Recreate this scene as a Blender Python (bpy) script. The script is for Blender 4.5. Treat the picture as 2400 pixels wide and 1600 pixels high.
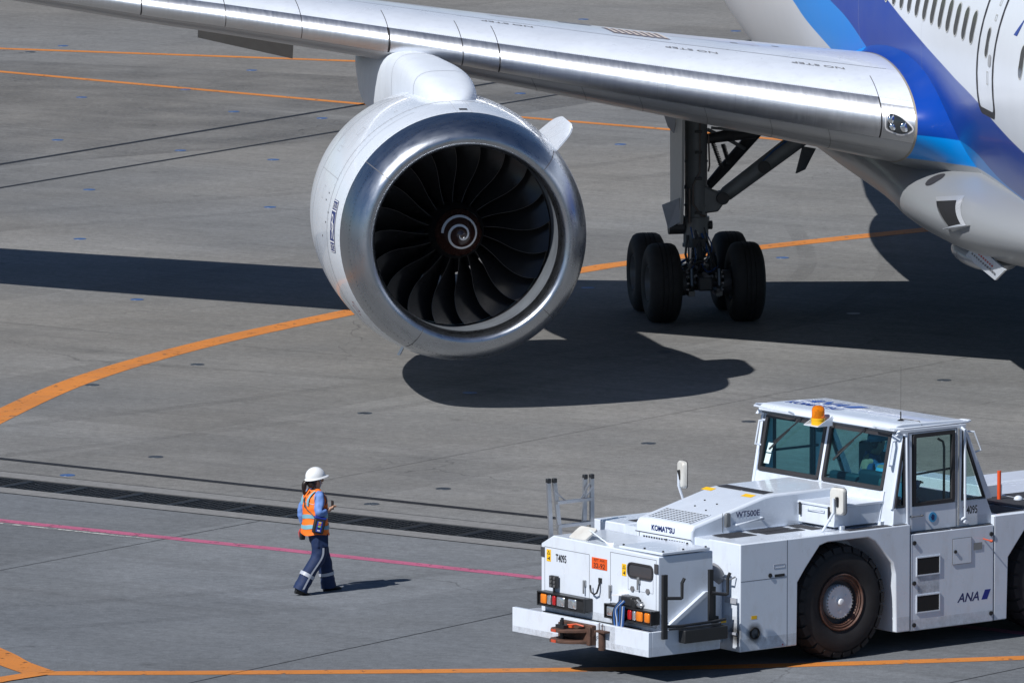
import bpy, bmesh, math, random
from math import sin, cos, pi, radians, sqrt, atan2
from mathutils import Vector, Matrix, Quaternion
random.seed(7)
sc = bpy.context.scene
for o in list(bpy.data.objects): bpy.data.objects.remove(o)
COL = sc.collection

# ------------------------------------------------------------ camera, sky, sun, exposure
cam = bpy.data.cameras.new('camera'); cam_ob = bpy.data.objects.new('camera', cam); COL.objects.link(cam_ob)
cam.sensor_width = 36; cam.lens = 360; cam.clip_start = 1; cam.clip_end = 9000
cam_ob.location = (0, 0, 20); cam_ob.rotation_euler = (radians(90 - 7.21), 0, 0)
sc.camera = cam_ob
SUN_EL = radians(45.0); SUN_AZ = atan2(-1.13, -1.18)
world = bpy.data.worlds.new('World'); sc.world = world; world.use_nodes = True
wn = world.node_tree
sky = wn.nodes.new('ShaderNodeTexSky'); sky.sky_type = 'NISHITA'; sky.sun_disc = False
sky.sun_elevation = SUN_EL; sky.sun_rotation = SUN_AZ; sky.altitude = 20; sky.air_density = 1.0; sky.dust_density = 0.2; sky.ozone_density = 8.0
wn.links.new(sky.outputs[0], wn.nodes['Background'].inputs[0]); wn.nodes['Background'].inputs[1].default_value = 0.056
sun = bpy.data.lights.new('sun', 'SUN'); sun.energy = 4.9; sun.angle = radians(0.53); sun.color = (1.0, 0.975, 0.945)
sun_ob = bpy.data.objects.new('sun', sun); COL.objects.link(sun_ob)
sd = Vector((sin(SUN_AZ) * cos(SUN_EL), cos(SUN_AZ) * cos(SUN_EL), sin(SUN_EL)))
sun_ob.rotation_euler = (-sd).to_track_quat('-Z', 'Y').to_euler(); sun_ob.location = (-30, -30, 60)
sc.view_settings.view_transform = 'Standard'; sc.view_settings.look = 'None'; sc.view_settings.exposure = 0.0; sc.view_settings.gamma = 1
sc.cycles.max_bounces = 8; sc.cycles.transparent_max_bounces = 16

# ------------------------------------------------------------ materials
def nd(nt, t, **kw):
    n = nt.nodes.new(t)
    for k, v in kw.items(): setattr(n, k, v)
    return n
def mathn(nt, op, a, b=None, clamp=False):
    n = nd(nt, 'ShaderNodeMath', operation=op, use_clamp=clamp)
    for i, x in enumerate((a, b)):
        if x is None: continue
        if isinstance(x, (int, float)): n.inputs[i].default_value = x
        else: nt.links.new(x, n.inputs[i])
    return n.outputs[0]
def noise(nt, vec, scale, detail=4, rough=.55):
    n = nd(nt, 'ShaderNodeTexNoise'); n.inputs['Scale'].default_value = scale; n.inputs['Detail'].default_value = detail; n.inputs['Roughness'].default_value = rough
    nt.links.new(vec, n.inputs['Vector']); return n.outputs['Fac']
def mapr(nt, v, a, b, c, d):
    n = nd(nt, 'ShaderNodeMapRange'); nt.links.new(v, n.inputs[0])
    for i, x in enumerate((a, b, c, d)): n.inputs[i + 1].default_value = x
    return n.outputs[0]
def mixc(nt, fac, a, b, blend='MIX'):
    n = nd(nt, 'ShaderNodeMix', data_type='RGBA', blend_type=blend)
    for i, x in ((0, fac), (6, a), (7, b)):
        if isinstance(x, (int, float)): n.inputs[i].default_value = x
        elif isinstance(x, tuple): n.inputs[i].default_value = (*x[:3], 1)
        else: nt.links.new(x, n.inputs[i])
    return n.outputs[2]
def base_mat(name):
    m = bpy.data.materials.new(name); m.use_nodes = True
    return m, m.node_tree, m.node_tree.nodes['Principled BSDF']
def M(name, col, rough=.5, metal=0., coat=0., var=.08, vs=6., dirt=0., dirtcol=(.12, .1, .08), bump=0., bs=80., emit=0., spec=.5):
    m, nt, p = base_mat(name)
    tc = nd(nt, 'ShaderNodeTexCoord').outputs['Object']
    c = tuple(col)
    n1 = noise(nt, tc, vs, 5)
    k = mapr(nt, n1, .25, .75, 1 - var, 1 + var)
    hs = nd(nt, 'ShaderNodeVectorMath', operation='SCALE'); hs.inputs[0].default_value = c; nt.links.new(k, hs.inputs['Scale'])
    out = hs.outputs[0]
    if dirt:
        mp = nd(nt, 'ShaderNodeMapping'); mp.inputs['Scale'].default_value = (1, 1, .35); nt.links.new(tc, mp.inputs[0])
        n2 = noise(nt, mp.outputs[0], 7., 9, .68)
        out = mixc(nt, mapr(nt, n2, .5, .8, 0, dirt), out, dirtcol)
    nt.links.new(out, p.inputs['Base Color'])
    rn = noise(nt, tc, vs * 2.3, 4)
    nt.links.new(mapr(nt, rn, .2, .8, max(.02, rough - .06), min(1, rough + .06)), p.inputs['Roughness'])
    p.inputs['Metallic'].default_value = metal; p.inputs['Coat Weight'].default_value = coat; p.inputs['Coat Roughness'].default_value = .06
    p.inputs['Specular IOR Level'].default_value = spec
    if bump:
        b = nd(nt, 'ShaderNodeBump'); b.inputs['Strength'].default_value = bump; b.inputs['Distance'].default_value = .01
        nt.links.new(noise(nt, tc, bs, 5), b.inputs['Height']); nt.links.new(b.outputs[0], p.inputs['Normal'])
    if emit:
        p.inputs['Emission Color'].default_value = (*c, 1); p.inputs['Emission Strength'].default_value = emit
    return m
def concrete(name, col, tint):
    m, nt, p = base_mat(name)
    tc = nd(nt, 'ShaderNodeTexCoord').outputs['Object']
    mp = nd(nt, 'ShaderNodeMapping'); mp.inputs['Rotation'].default_value = (0, 0, radians(36.5)); nt.links.new(tc, mp.inputs[0])
    st = nd(nt, 'ShaderNodeMapping'); st.inputs['Scale'].default_value = (.35, 4.5, 1); nt.links.new(mp.outputs[0], st.inputs[0])
    a = mapr(nt, noise(nt, tc, .16, 6, .6), .3, .7, .82, 1.13)
    b = mapr(nt, noise(nt, tc, 1.1, 7, .66), .25, .75, .88, 1.12)
    c = mapr(nt, noise(nt, st.outputs[0], 1.0, 6, .65), .25, .75, .9, 1.1)
    g = mapr(nt, noise(nt, tc, 8, 7, .78), .3, .7, .74, 1.26)
    g2 = mapr(nt, noise(nt, tc, 42, 4, .8), .3, .7, .72, 1.28)
    sn = nd(nt, 'ShaderNodeVectorMath', operation='SNAP'); sn.inputs[1].default_value = (6.1, 6.1, 50); nt.links.new(mp.outputs[0], sn.inputs[0])
    wnn = nd(nt, 'ShaderNodeTexWhiteNoise'); nt.links.new(sn.outputs[0], wnn.inputs['Vector'])
    s = mapr(nt, wnn.outputs['Value'], 0, 1, .88, 1.06)
    k = mathn(nt, 'MULTIPLY', mathn(nt, 'MULTIPLY', mathn(nt, 'MULTIPLY', a, b), mathn(nt, 'MULTIPLY', c, g)), mathn(nt, 'MULTIPLY', s, g2))
    hue = mixc(nt, mapr(nt, noise(nt, tc, .09, 4), .35, .65, 0, 1), col, tint)
    hs = nd(nt, 'ShaderNodeVectorMath', operation='SCALE'); nt.links.new(hue, hs.inputs[0]); nt.links.new(k, hs.inputs['Scale'])
    # small oil spots
    vo = nd(nt, 'ShaderNodeTexVoronoi'); vo.inputs['Scale'].default_value = .55; nt.links.new(tc, vo.inputs['Vector'])
    sp = mathn(nt, 'MULTIPLY', mapr(nt, vo.outputs['Distance'], .01, .09, .6, 0), mapr(nt, noise(nt, tc, 3., 5, .7), .42, .6, 0, 1))
    out = mixc(nt, sp, hs.outputs[0], (.03, .03, .03))
    stn = mapr(nt, noise(nt, st.outputs[0], .35, 8, .7), .52, .72, 0, .3); out = mixc(nt, stn, out, (.085, .085, .09))
    v2 = nd(nt, 'ShaderNodeTexVoronoi', feature='DISTANCE_TO_EDGE'); v2.inputs['Scale'].default_value = .11
    wv = nd(nt, 'ShaderNodeVectorMath', operation='ADD'); nz = nd(nt, 'ShaderNodeTexNoise'); nz.inputs['Scale'].default_value = .9; nz.inputs['Detail'].default_value = 6; nt.links.new(tc, nz.inputs['Vector']); nt.links.new(tc, wv.inputs[0]); nt.links.new(nz.outputs['Color'], wv.inputs[1]); nt.links.new(wv.outputs[0], v2.inputs['Vector'])
    ck = mathn(nt, 'MULTIPLY', mapr(nt, v2.outputs['Distance'], .0, .0022, .55, 0), mapr(nt, noise(nt, tc, .13, 3), .5, .58, 0, 1)); out = mixc(nt, ck, out, (.04, .04, .042))
    nt.links.new(out, p.inputs['Base Color']); p.inputs['Roughness'].default_value = .85; p.inputs['Specular IOR Level'].default_value = .25
    bm = nd(nt, 'ShaderNodeBump'); bm.inputs['Strength'].default_value = .35; bm.inputs['Distance'].default_value = .01
    nt.links.new(noise(nt, tc, 60, 4, .7), bm.inputs['Height']); nt.links.new(bm.outputs[0], p.inputs['Normal'])
    return m
def line_paint(name, col, wear=.5, streak=(1, 1, 1)):
    m, nt, p = base_mat(name)
    tc = nd(nt, 'ShaderNodeTexCoord').outputs['Object']
    n1 = noise(nt, tc, 5, 8, .7); n2 = noise(nt, tc, .8, 5)
    c = mixc(nt, mapr(nt, n2, .3, .7, 0, 1), tuple(x * .8 for x in col), col)
    c = mixc(nt, mapr(nt, noise(nt, tc, 40, 4, .7), .3, .7, 0, .35), c, (.1, .085, .075))
    c = mixc(nt, mapr(nt, noise(nt, tc, 1.7, 7, .7), .5, .7, 0, .55), c, tuple(.45 * x + .06 for x in col))
    nt.links.new(c, p.inputs['Base Color']); p.inputs['Roughness'].default_value = .7
    tr = nd(nt, 'ShaderNodeBsdfTransparent'); mx = nd(nt, 'ShaderNodeMixShader')
    nt.links.new(mapr(nt, n1, wear, wear + .06, 0, .9), mx.inputs[0]); nt.links.new(p.outputs[0], mx.inputs[1]); nt.links.new(tr.outputs[0], mx.inputs[2])
    nt.links.new(mx.outputs[0], nt.nodes['Material Output'].inputs[0]); return m
def glass_mat(name, col, gl=.12):
    m, nt, p = base_mat(name)
    tr = nd(nt, 'ShaderNodeBsdfTransparent'); tr.inputs[0].default_value = (*col, 1)
    g = nd(nt, 'ShaderNodeBsdfGlossy'); g.inputs['Roughness'].default_value = .02
    lw = nd(nt, 'ShaderNodeLayerWeight'); f4 = mathn(nt, 'ADD', mathn(nt, 'MULTIPLY', mathn(nt, 'POWER', lw.outputs['Facing'], 4.), .55), .035)
    mx = nd(nt, 'ShaderNodeMixShader'); nt.links.new(f4, mx.inputs[0]); nt.links.new(tr.outputs[0], mx.inputs[1]); nt.links.new(g.outputs[0], mx.inputs[2])
    nt.links.new(mx.outputs[0], nt.nodes['Material Output'].inputs[0]); nt.nodes.remove(p); return m

# ------------------------------------------------------------ mesh builder
class MB:
    def __init__(s): s.v = []; s.f = []; s.m = []
    def add(s, vs, fs, mat=0):
        o = len(s.v); s.v += [tuple(x) for x in vs]
        for f in fs: s.f.append(tuple(i + o for i in f)); s.m.append(mat)
        return s
    def box(s, x0, x1, y0, y1, z0, z1, mat=0, mtx=None):
        vs = [Vector((x, y, z)) for x in (x0, x1) for y in (y0, y1) for z in (z0, z1)]
        if mtx: vs = [mtx @ v for v in vs]
        return s.add(vs, [(0, 1, 3, 2), (4, 6, 7, 5), (0, 4, 5, 1), (2, 3, 7, 6), (0, 2, 6, 4), (1, 5, 7, 3)], mat)
    def hexa(s, p, mat=0):   # p: 8 points, bottom 4 then top 4 (same order)
        return s.add(p, [(3, 2, 1, 0), (4, 5, 6, 7), (0, 1, 5, 4), (1, 2, 6, 5), (2, 3, 7, 6), (3, 0, 4, 7)], mat)
    def prism(s, poly, fn0, fn1, mat=0):   # poly of 2D points; fn maps (p)->3D for both caps
        n = len(poly); a = [fn0(*p) for p in poly]; b = [fn1(*p) for p in poly]
        return s.add(a + b, [tuple(range(n - 1, -1, -1)), tuple(range(n, 2 * n))] + [(i, (i + 1) % n, n + (i + 1) % n, n + i) for i in range(n)], mat)
    def pxz(s, poly, y0, y1, mat=0): return s.prism(poly, lambda x, z: (x, y0, z), lambda x, z: (x, y1, z), mat)
    def pyz(s, poly, x0, x1, mat=0): return s.prism(poly, lambda y, z: (x0, y, z), lambda y, z: (x1, y, z), mat)
    def pxy(s, poly, z0, z1, mat=0): return s.prism(poly, lambda x, y: (x, y, z0), lambda x, y: (x, y, z1), mat)
    def ring(s, outer, inner, fn0, fn1, mat=0):   # frame between two loops with the same count
        n = len(outer); vs = [fn0(*p) for p in outer] + [fn0(*p) for p in inner] + [fn1(*p) for p in outer] + [fn1(*p) for p in inner]
        fs = []
        for i in range(n):
            j = (i + 1) % n
            fs += [(i, j, n + j, n + i), (2 * n + i, 3 * n + i, 3 * n + j, 2 * n + j), (i, 2 * n + i, 2 * n + j, j), (n + i, n + j, 3 * n + j, 3 * n + i)]
        return s.add(vs, fs, mat)
    def loft(s, rings, caps=True, mat=0, closed=True):
        n = len(rings[0]); vs = [p for r in rings for p in r]; fs = []
        for k in range(len(rings) - 1):
            for i in range(n if closed else n - 1):
                j = (i + 1) % n; fs.append((k * n + i, k * n + j, (k + 1) * n + j, (k + 1) * n + i))
        if caps and closed: fs += [tuple(range(n - 1, -1, -1)), tuple((len(rings) - 1) * n + i for i in range(n))]
        return s.add(vs, fs, mat)
    def cyl(s, p0, p1, r0, r1=None, n=16, mat=0, caps=True):
        return s.tube([p0, p1], [r0, r0 if r1 is None else r1], n, mat, caps)
    def tube(s, pts, r, n=8, mat=0, caps=True, closed=False):
        pts = [Vector(p) for p in pts]; rs = r if isinstance(r, (list, tuple)) else [r] * len(pts); rings = []
        t0 = (pts[1] - pts[0]).normalized(); up = Vector((0, 0, 1)) if abs(t0.z) < .9 else Vector((1, 0, 0))
        x = t0.cross(up).normalized()
        for i, p in enumerate(pts):
            if closed: t = (pts[(i + 1) % len(pts)] - pts[i - 1]).normalized()
            elif i == 0: t = t0
            elif i == len(pts) - 1: t = (pts[i] - pts[i - 1]).normalized()
            else: t = ((pts[i] - pts[i - 1]).normalized() + (pts[i + 1] - pts[i]).normalized()).normalized()
            x = (x - t * x.dot(t)).normalized(); y = t.cross(x)
            rings.append([p + (x * cos(2 * pi * k / n) + y * sin(2 * pi * k / n)) * rs[i] for k in range(n)])
        if closed: rings.append(rings[0]); caps = False
        return s.loft(rings, caps, mat)
    def lathe(s, prof, n=48, mat=0, axis='x', o=(0, 0, 0), t0=0., t1=2 * pi):   # prof: (along, r)
        full = abs(t1 - t0 - 2 * pi) < 1e-6; k = n if full else n + 1; vs = []; fs = []
        for (h, r) in prof:
            for i in range(k):
                t = t0 + (t1 - t0) * i / n
                c = (h, r * sin(t), r * cos(t)) if axis == 'x' else ((r * cos(t), h, r * sin(t)) if axis == 'y' else (r * cos(t), r * sin(t), h))
                vs.append(tuple(a + b for a, b in zip(c, o)))
        for a in range(len(prof) - 1):
            for i in range(n):
                j = (i + 1) % k; fs.append((a * k + i, a * k + j, (a + 1) * k + j, (a + 1) * k + i))
        return s.add(vs, fs, mat)
    def grid(s, fn, us, vs_, mat=0):
        nu, nv = len(us), len(vs_); P = [fn(u, v) for u in us for v in vs_]
        return s.add(P, [(i * nv + j, (i + 1) * nv + j, (i + 1) * nv + j + 1, i * nv + j + 1) for i in range(nu - 1) for j in range(nv - 1)], mat)
    def sphere(s, c, rx, ry, rz, n=20, m=12, mat=0, lo=-pi / 2, hi=pi / 2):
        rings = []
        for k in range(m + 1):
            a = lo + (hi - lo) * k / m
            rings.append([(c[0] + rx * cos(a) * cos(2 * pi * i / n), c[1] + ry * cos(a) * sin(2 * pi * i / n), c[2] + rz * sin(a)) for i in range(n)])
        return s.loft(rings, True, mat)
    def mesh(s, name, mats, ang=38):
        me = bpy.data.meshes.new(name); me.from_pydata(s.v, [], s.f)
        for m in (mats if isinstance(mats, (list, tuple)) else [mats]): me.materials.append(m)
        for p, k in zip(me.polygons, s.m): p.material_index = k
        bm = bmesh.new(); bm.from_mesh(me); bmesh.ops.remove_doubles(bm, verts=bm.verts, dist=1e-5)
        bmesh.ops.recalc_face_normals(bm, faces=bm.faces); bm.to_mesh(me); bm.free()
        me.shade_smooth(); me.set_sharp_from_angle(angle=radians(ang)); me.update(); return me
    def build(s, name, mats, parent=None, loc=None, bevel=0., seg=2, ang=38, label=None):
        o = link(name, s.mesh(name, mats, ang), parent, loc)
        if bevel:
            b = o.modifiers.new('bevel', 'BEVEL'); b.width = bevel; b.segments = seg; b.limit_method = 'ANGLE'; b.angle_limit = radians(40); b.harden_normals = False
        if label: o['label'] = label
        return o
def link(name, me, parent=None, loc=None):
    o = bpy.data.objects.new(name, me); COL.objects.link(o)
    if parent: o.parent = parent
    if loc: o.location = loc
    return o
def tag(o, label=None, cat=None, group=None, kind=None):
    for k, v in (('label', label), ('category', cat), ('group', group), ('kind', kind)):
        if v: o[k] = v
    return o
def empty(name, loc, rz, label, cat, group=None):
    o = bpy.data.objects.new(name, None); COL.objects.link(o); o.location = loc; o.rotation_euler = (0, 0, rz); o.empty_display_size = .3
    return tag(o, label, cat, group)
def catmull(pts, n=8):
    pts = [Vector(p) for p in pts]; P = [pts[0]] + pts + [pts[-1]]; out = []
    for i in range(1, len(P) - 2):
        for k in range(n):
            t = k / n; a, b, c, d = P[i - 1], P[i], P[i + 1], P[i + 2]
            out.append(.5 * ((2 * b) + (c - a) * t + (2 * a - 5 * b + 4 * c - d) * t * t + (3 * b - a - 3 * c + d) * t ** 3))
    return out + [pts[-1]]
def lerp_tab(tab, x):
    if x <= tab[0][0]: return tab[0][1]
    for (a, b), (c, d) in zip(tab, tab[1:]):
        if x <= c: return b + (d - b) * (x - a) / (c - a)
    return tab[-1][1]
def smooth_tab(tab, x):
    if x <= tab[0][0]: return tab[0][1]
    for i in range(len(tab) - 1):
        (a, b), (c, d) = tab[i], tab[i + 1]
        if x <= c:
            t = (x - a) / (c - a)
            m0 = (d - tab[i - 1][1]) / (c - tab[i - 1][0]) * (c - a) if i > 0 else d - b
            m1 = (tab[i + 2][1] - b) / (tab[i + 2][0] - a) * (c - a) if i + 2 < len(tab) else d - b
            return (2 * t ** 3 - 3 * t * t + 1) * b + (t ** 3 - 2 * t * t + t) * m0 + (-2 * t ** 3 + 3 * t * t) * d + (t ** 3 - t * t) * m1
    return tab[-1][1]
_tc = {}
def text2d(body, h=1., sx=1., shear=0., bold=0.):
    """centred lettering as flat triangles: unit capital height h"""
    cu = bpy.data.curves.new('lettering', 'FONT'); cu.body = body; cu.size = 1.; cu.align_x = 'CENTER'; cu.offset = bold; cu.resolution_u = 3; cu.fill_mode = 'FRONT'
    ob = bpy.data.objects.new('lettering_tmp', cu); COL.objects.link(ob); bpy.context.view_layer.update()
    me = bpy.data.meshes.new_from_object(ob.evaluated_get(bpy.context.evaluated_depsgraph_get()))
    vs = [(v.co.x, v.co.y) for v in me.vertices]; fs = [tuple(p.vertices) for p in me.polygons]
    bpy.data.objects.remove(ob); bpy.data.curves.remove(cu); bpy.data.meshes.remove(me)
    k = h / .72
    return [((x + (y - .35) * shear) * k * sx, (y - .36) * k) for x, y in vs], fs
def put_text(mb, body, o, xd, yd, h, sx=1., shear=0., bold=0., mat=0):
    vs, fs = text2d(body, h, sx, shear, bold); o = Vector(o); xd = Vector(xd).normalized(); yd = Vector(yd).normalized()
    mb.add([o + xd * x + yd * y for x, y in vs], fs, mat); return mb
def rrect(x0, x1, y0, y1, r, n=4):
    out = []
    for cx, cy, a in ((x1 - r, y1 - r, 0), (x0 + r, y1 - r, pi / 2), (x0 + r, y0 + r, pi), (x1 - r, y0 + r, 1.5 * pi)):
        out += [(cx + r * cos(a + pi / 2 * k / n), cy + r * sin(a + pi / 2 * k / n)) for k in range(n + 1)]
    return out
def inset(poly, d):
    n = len(poly); area = sum(poly[i][0] * poly[(i + 1) % n][1] - poly[(i + 1) % n][0] * poly[i][1] for i in range(n)); sg = 1 if area > 0 else -1
    out = []
    for i in range(n):
        p0, p1, p2 = Vector(poly[i - 1]), Vector(poly[i]), Vector(poly[(i + 1) % n])
        e0 = (p1 - p0).normalized(); e1 = (p2 - p1).normalized(); n0 = Vector((-e0.y, e0.x)) * sg; n1 = Vector((-e1.y, e1.x)) * sg
        m = (n0 + n1).normalized(); c = max(.35, m.dot(n1)); q = p1 + m * d / c; out.append((q.x, q.y))
    return out
def fillet(poly, r, n=4):
    out = []; k = len(poly)
    for i in range(k):
        p0, p1, p2 = Vector(poly[i - 1]), Vector(poly[i]), Vector(poly[(i + 1) % k])
        a = (p0 - p1); b = (p2 - p1); rr = min(r, a.length * .45, b.length * .45); A = p1 + a.normalized() * rr; B = p1 + b.normalized() * rr
        for j in range(n + 1):
            t = j / n; q = A * (1 - t) ** 2 + p1 * 2 * t * (1 - t) + B * t * t; out.append((q.x, q.y))
    return out

# ------------------------------------------------------------ apron
c_far = concrete('apron_concrete', (.21, .204, .192), (.18, .184, .186))
c_near = concrete('apron_concrete_near', (.152, .166, .184), (.168, .178, .188))
c_kerb = M('drain_border_concrete', (.2, .2, .2), .85, var=.2, vs=9, bump=.4)
black_seal = M('joint_sealant', (.012, .012, .014), .6, var=.3, vs=8)
orange = line_paint('orange_marking', (.74, .25, .03), .585)
pink = line_paint('faded_red_marking', (.56, .13, .25), .56)
white_worn = line_paint('worn_white_marking', (.6, .6, .58), .47)
TD = radians(-36.5); U = Vector((cos(TD), sin(TD))); N = Vector((-sin(TD), cos(TD)))
S0 = N.dot(Vector((-2.93, 139.25)))
U0 = U.dot(Vector((-2.93, 139.25)))
def un(u, s, z=0.): p = U * (u + U0) + N * (S0 + s); return (p.x, p.y, z)
B = 4500
mb = MB()
prof = [(-S0 - 600, 0.), (-.4, 0.), (-.4, -.4), (.4, -.4), (.4, 0.), (B, 0.)]
us = [-B, B]
for i in range(len(prof) - 1):
    (s0, z0), (s1, z1) = prof[i], prof[i + 1]
    mb.add([un(us[0], s0, z0), un(us[1], s0, z0), un(us[1], s1, z1), un(us[0], s1, z1)], [(0, 1, 2, 3)], 1 if i < 3 else 0)
apron = mb.build('apron', [c_far, c_near]); tag(apron, 'grey concrete airport apron', None, None, 'structure')
def strip(name, pts, w, mat, z=.004, smooth=False, label=None, jit=0.):
    pts = [Vector((*p[:2], 0)) for p in pts]
    if smooth: pts = catmull(pts, 10)
    L = []; 
    for i, p in enumerate(pts):
        t = (pts[min(i + 1, len(pts) - 1)] - pts[max(i - 1, 0)]).normalized(); n = Vector((-t.y, t.x, 0)) * w / 2
        L.append((p + n, p - n))
    m = MB(); m.add([(*q.xy, z) for ab in L for q in ab], [(2 * i, 2 * i + 1, 2 * i + 3, 2 * i + 2) for i in range(len(L) - 1)])
    return m.build(name, mat, apron, label=label)
def ext(p, q, a, b):
    p, q = Vector(p), Vector(q); d = (q - p).normalized(); return [tuple(p - d * a), tuple(q + d * b)]
strip('orange_line', ext((-10.29, 204.95), (-2.86, 202.29), 20, 16), .3, orange, label='far orange guide line')
strip('orange_line', [(-30, 217.5), (-10.06, 200.29), (-6.54, 197.24), (-2.79, 194.03), (.38, 191.48), (2.95, 189.45), (3.9, 188.6), (8, 185)], .25, orange)
strip('orange_line', [(-9.5, 138), (-8.55, 144), (-7.53, 149.36), (-6.43, 153.68), (-4.77, 157.77), (-2.61, 161.74), (-.7, 164.8), (1.18, 167.46), (1.9, 168.38), (4.19, 170.67), (7.04, 173.22), (14, 179)], .46, orange, smooth=True)
strip('orange_line', [(-6.0, 125.36), (-3.11, 125.43), (.4, 125.62), (2.84, 125.9), (6.4, 126.59), (14, 128.4)], .31, orange, smooth=True)
strip('orange_line', [(-7.4, 129.4), (-6.75, 127.6), (-6.42, 126.75), (-6.2, 126.1), (-5.85, 125.38)], .42, orange, .008, smooth=True)
strip('orange_line', [(-7.2, 123.4), (-6.7, 124.3), (-6.31, 124.83), (-5.85, 125.32)], .3, orange, .012)
strip('red_line', [(-20, 147.6), (-7.0, 138.6), (-3.07, 135.86), (.38, 133.3), (14, 122.8)], .23, pink)
strip('white_line_remnant', [(-7.6, 138.74), (-6.6, 138.06), (-5.7, 137.42), (-4.9, 136.85)], .08, white_worn, .006)
for a, b, e0, e1, w in (((-9.23, 183.47), (4.44, 206.0), 30, 40, .14), ((-9.04, 179.65), (.91, 195.9), 30, 40, .11), ((-7.31, 144.78), (.5, 138.9), 20, 20, .17),
                        ((-6.77, 133.99), (-3.42, 138.6), 12, .06, .014), ((-3.98, 124.6), (.08, 130.35), 6, 7, .016), ((5.38, 124.6), (6.37, 125.84), 6, 8, .016), ((-3.1, 141.9), (6.2, 155.0), 0, 6, .008), ((-12, 163.5), (1, 153.6), 10, 12, .008),((-12, 170), (8, 155.2), 0, 0, .006)):
    strip('pavement_joint', ext(a, b, e0, e1), w, black_seal)
for s in (-.62, .62):
    m = MB(); m.add([un(-30, s - .2, .004), un(30, s - .2, .004), un(30, s + .2, .004), un(-30, s + .2, .004)], [(0, 1, 2, 3)]); m.build('drain_border', c_kerb, apron)
    k = s + .21 * (1 if s > 0 else -1)
    m = MB(); m.add([un(-30, k - .012, .007), un(30, k - .012, .007), un(30, k + .012, .007), un(-30, k + .012, .007)], [(0, 1, 2, 3)]); m.build('drain_border_edge', black_seal, apron)
def mark_mat(name, col, amt):
    m_, nt, p = base_mat(name); tc = nd(nt, 'ShaderNodeTexCoord').outputs['Object']; p.inputs['Base Color'].default_value = (*col, 1); p.inputs['Roughness'].default_value = .8
    tr = nd(nt, 'ShaderNodeBsdfTransparent'); mx = nd(nt, 'ShaderNodeMixShader'); nt.links.new(mathn(nt, 'MULTIPLY', mapr(nt, noise(nt, tc, .5, 5, .6), .35, .65, .15, 1), mapr(nt, noise(nt, tc, 11, 6, .8), .3, .7, 0, amt)), mx.inputs[0]); nt.links.new(tr.outputs[0], mx.inputs[1]); nt.links.new(p.outputs[0], mx.inputs[2]); nt.links.new(mx.outputs[0], nt.nodes['Material Output'].inputs[0]); return m_
tyre_mk = mark_mat('tyre_rubber_mark', (.02, .02, .022), .2); slab_dk = mark_mat('darker_slab_tone', (.07, .072, .078), .5)
for pts, w in (([(-9, 143.6), (-2, 150), (3.5, 158), (6, 166), (6.2, 174)], .3), ([(-10, 146.2), (-3.4, 151.8), (2.1, 159), (4.7, 166.5), (4.8, 174)], .3), ([(-8, 128), (0, 132.2), (8, 139)], .28), ([(-8, 130), (0, 134.3), (8, 141.4)], .28), ([(-9, 173), (2, 181), (12, 196)], .35), ([(-9, 175.6), (1, 182.8), (11, 198)], .35), ([(-7, 156), (2, 151), (9, 144)], .25)):
    strip('tyre_mark', pts, w, tyre_mk, .003, smooth=True)
for q in ([(-14, 204.4), (-2.3, 199.0), (3.0, 196.6), (-2.5, 188.2), (-9.4, 183.0), (-16, 190)], [(4.4, 206), (12, 219), (20, 214), (9, 199)]):
    m = MB(); m.add([(x, y, .002) for x, y in q], [tuple(range(len(q)))]); m.build('dark_slab', slab_dk, apron)
# inset anchor covers
disc_blue = M('anchor_cover_blue', (.04, .1, .26), .45, var=.3, vs=9); disc_dark = M('anchor_cover_dark', (.035, .045, .06), .5, var=.3, vs=9); disc_pale = M('anchor_cover_pale', (.35, .37, .42), .5)
def disc_me(mat):
    m = MB(); m.lathe([(.0, .11), (.004, .108), (.004, .075), (.002, .07), (.002, 0.0001)], 20, axis='z'); return m.mesh('anchor_cover', mat)
dm = {0: disc_blue, 1: disc_dark, 2: disc_pale}; dme = {k: disc_me(v) for k, v in dm.items()}
DISCS = [(-9.05,205.50,0),(-9.65,204.24,1),(-6.25,209.65,0),(-5.12,200.55,0),(-8.25,195.33,0),(-6.31,196.82,0),(-5.26,192.67,0),(-3.57,191.48,0),(-8.37,187.62,0),(-6.05,185.82,0),(-4.32,184.27,0),(-7.45,179.37,0),(-4.20,176.64,0),(-7.30,171.87,0),(-6.03,163.45,0),(-4.81,155.28,1),(-6.32,152.87,1),(-5.09,144.96,1),(-6.27,143.07,0),(-2.17,149.66,1),(-0.63,151.97,0),(2.35,156.81,1),(1.23,165.02,0),(1.99,186.87,0),(0.16,196.07,0),(5.43,161.63,2),(3.47,148.74,1),(6.53,153.43,1),(1.97,146.38,1),(-0.96,141.71,1),(-1.94,140.20,1),(1.48,211.17,0),(4.58,208.62,0),(4.50,169.17,0)]
for x, y, k in DISCS:
    o = link('anchor_cover', dme[k], apron, (x, y, .001))
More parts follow.
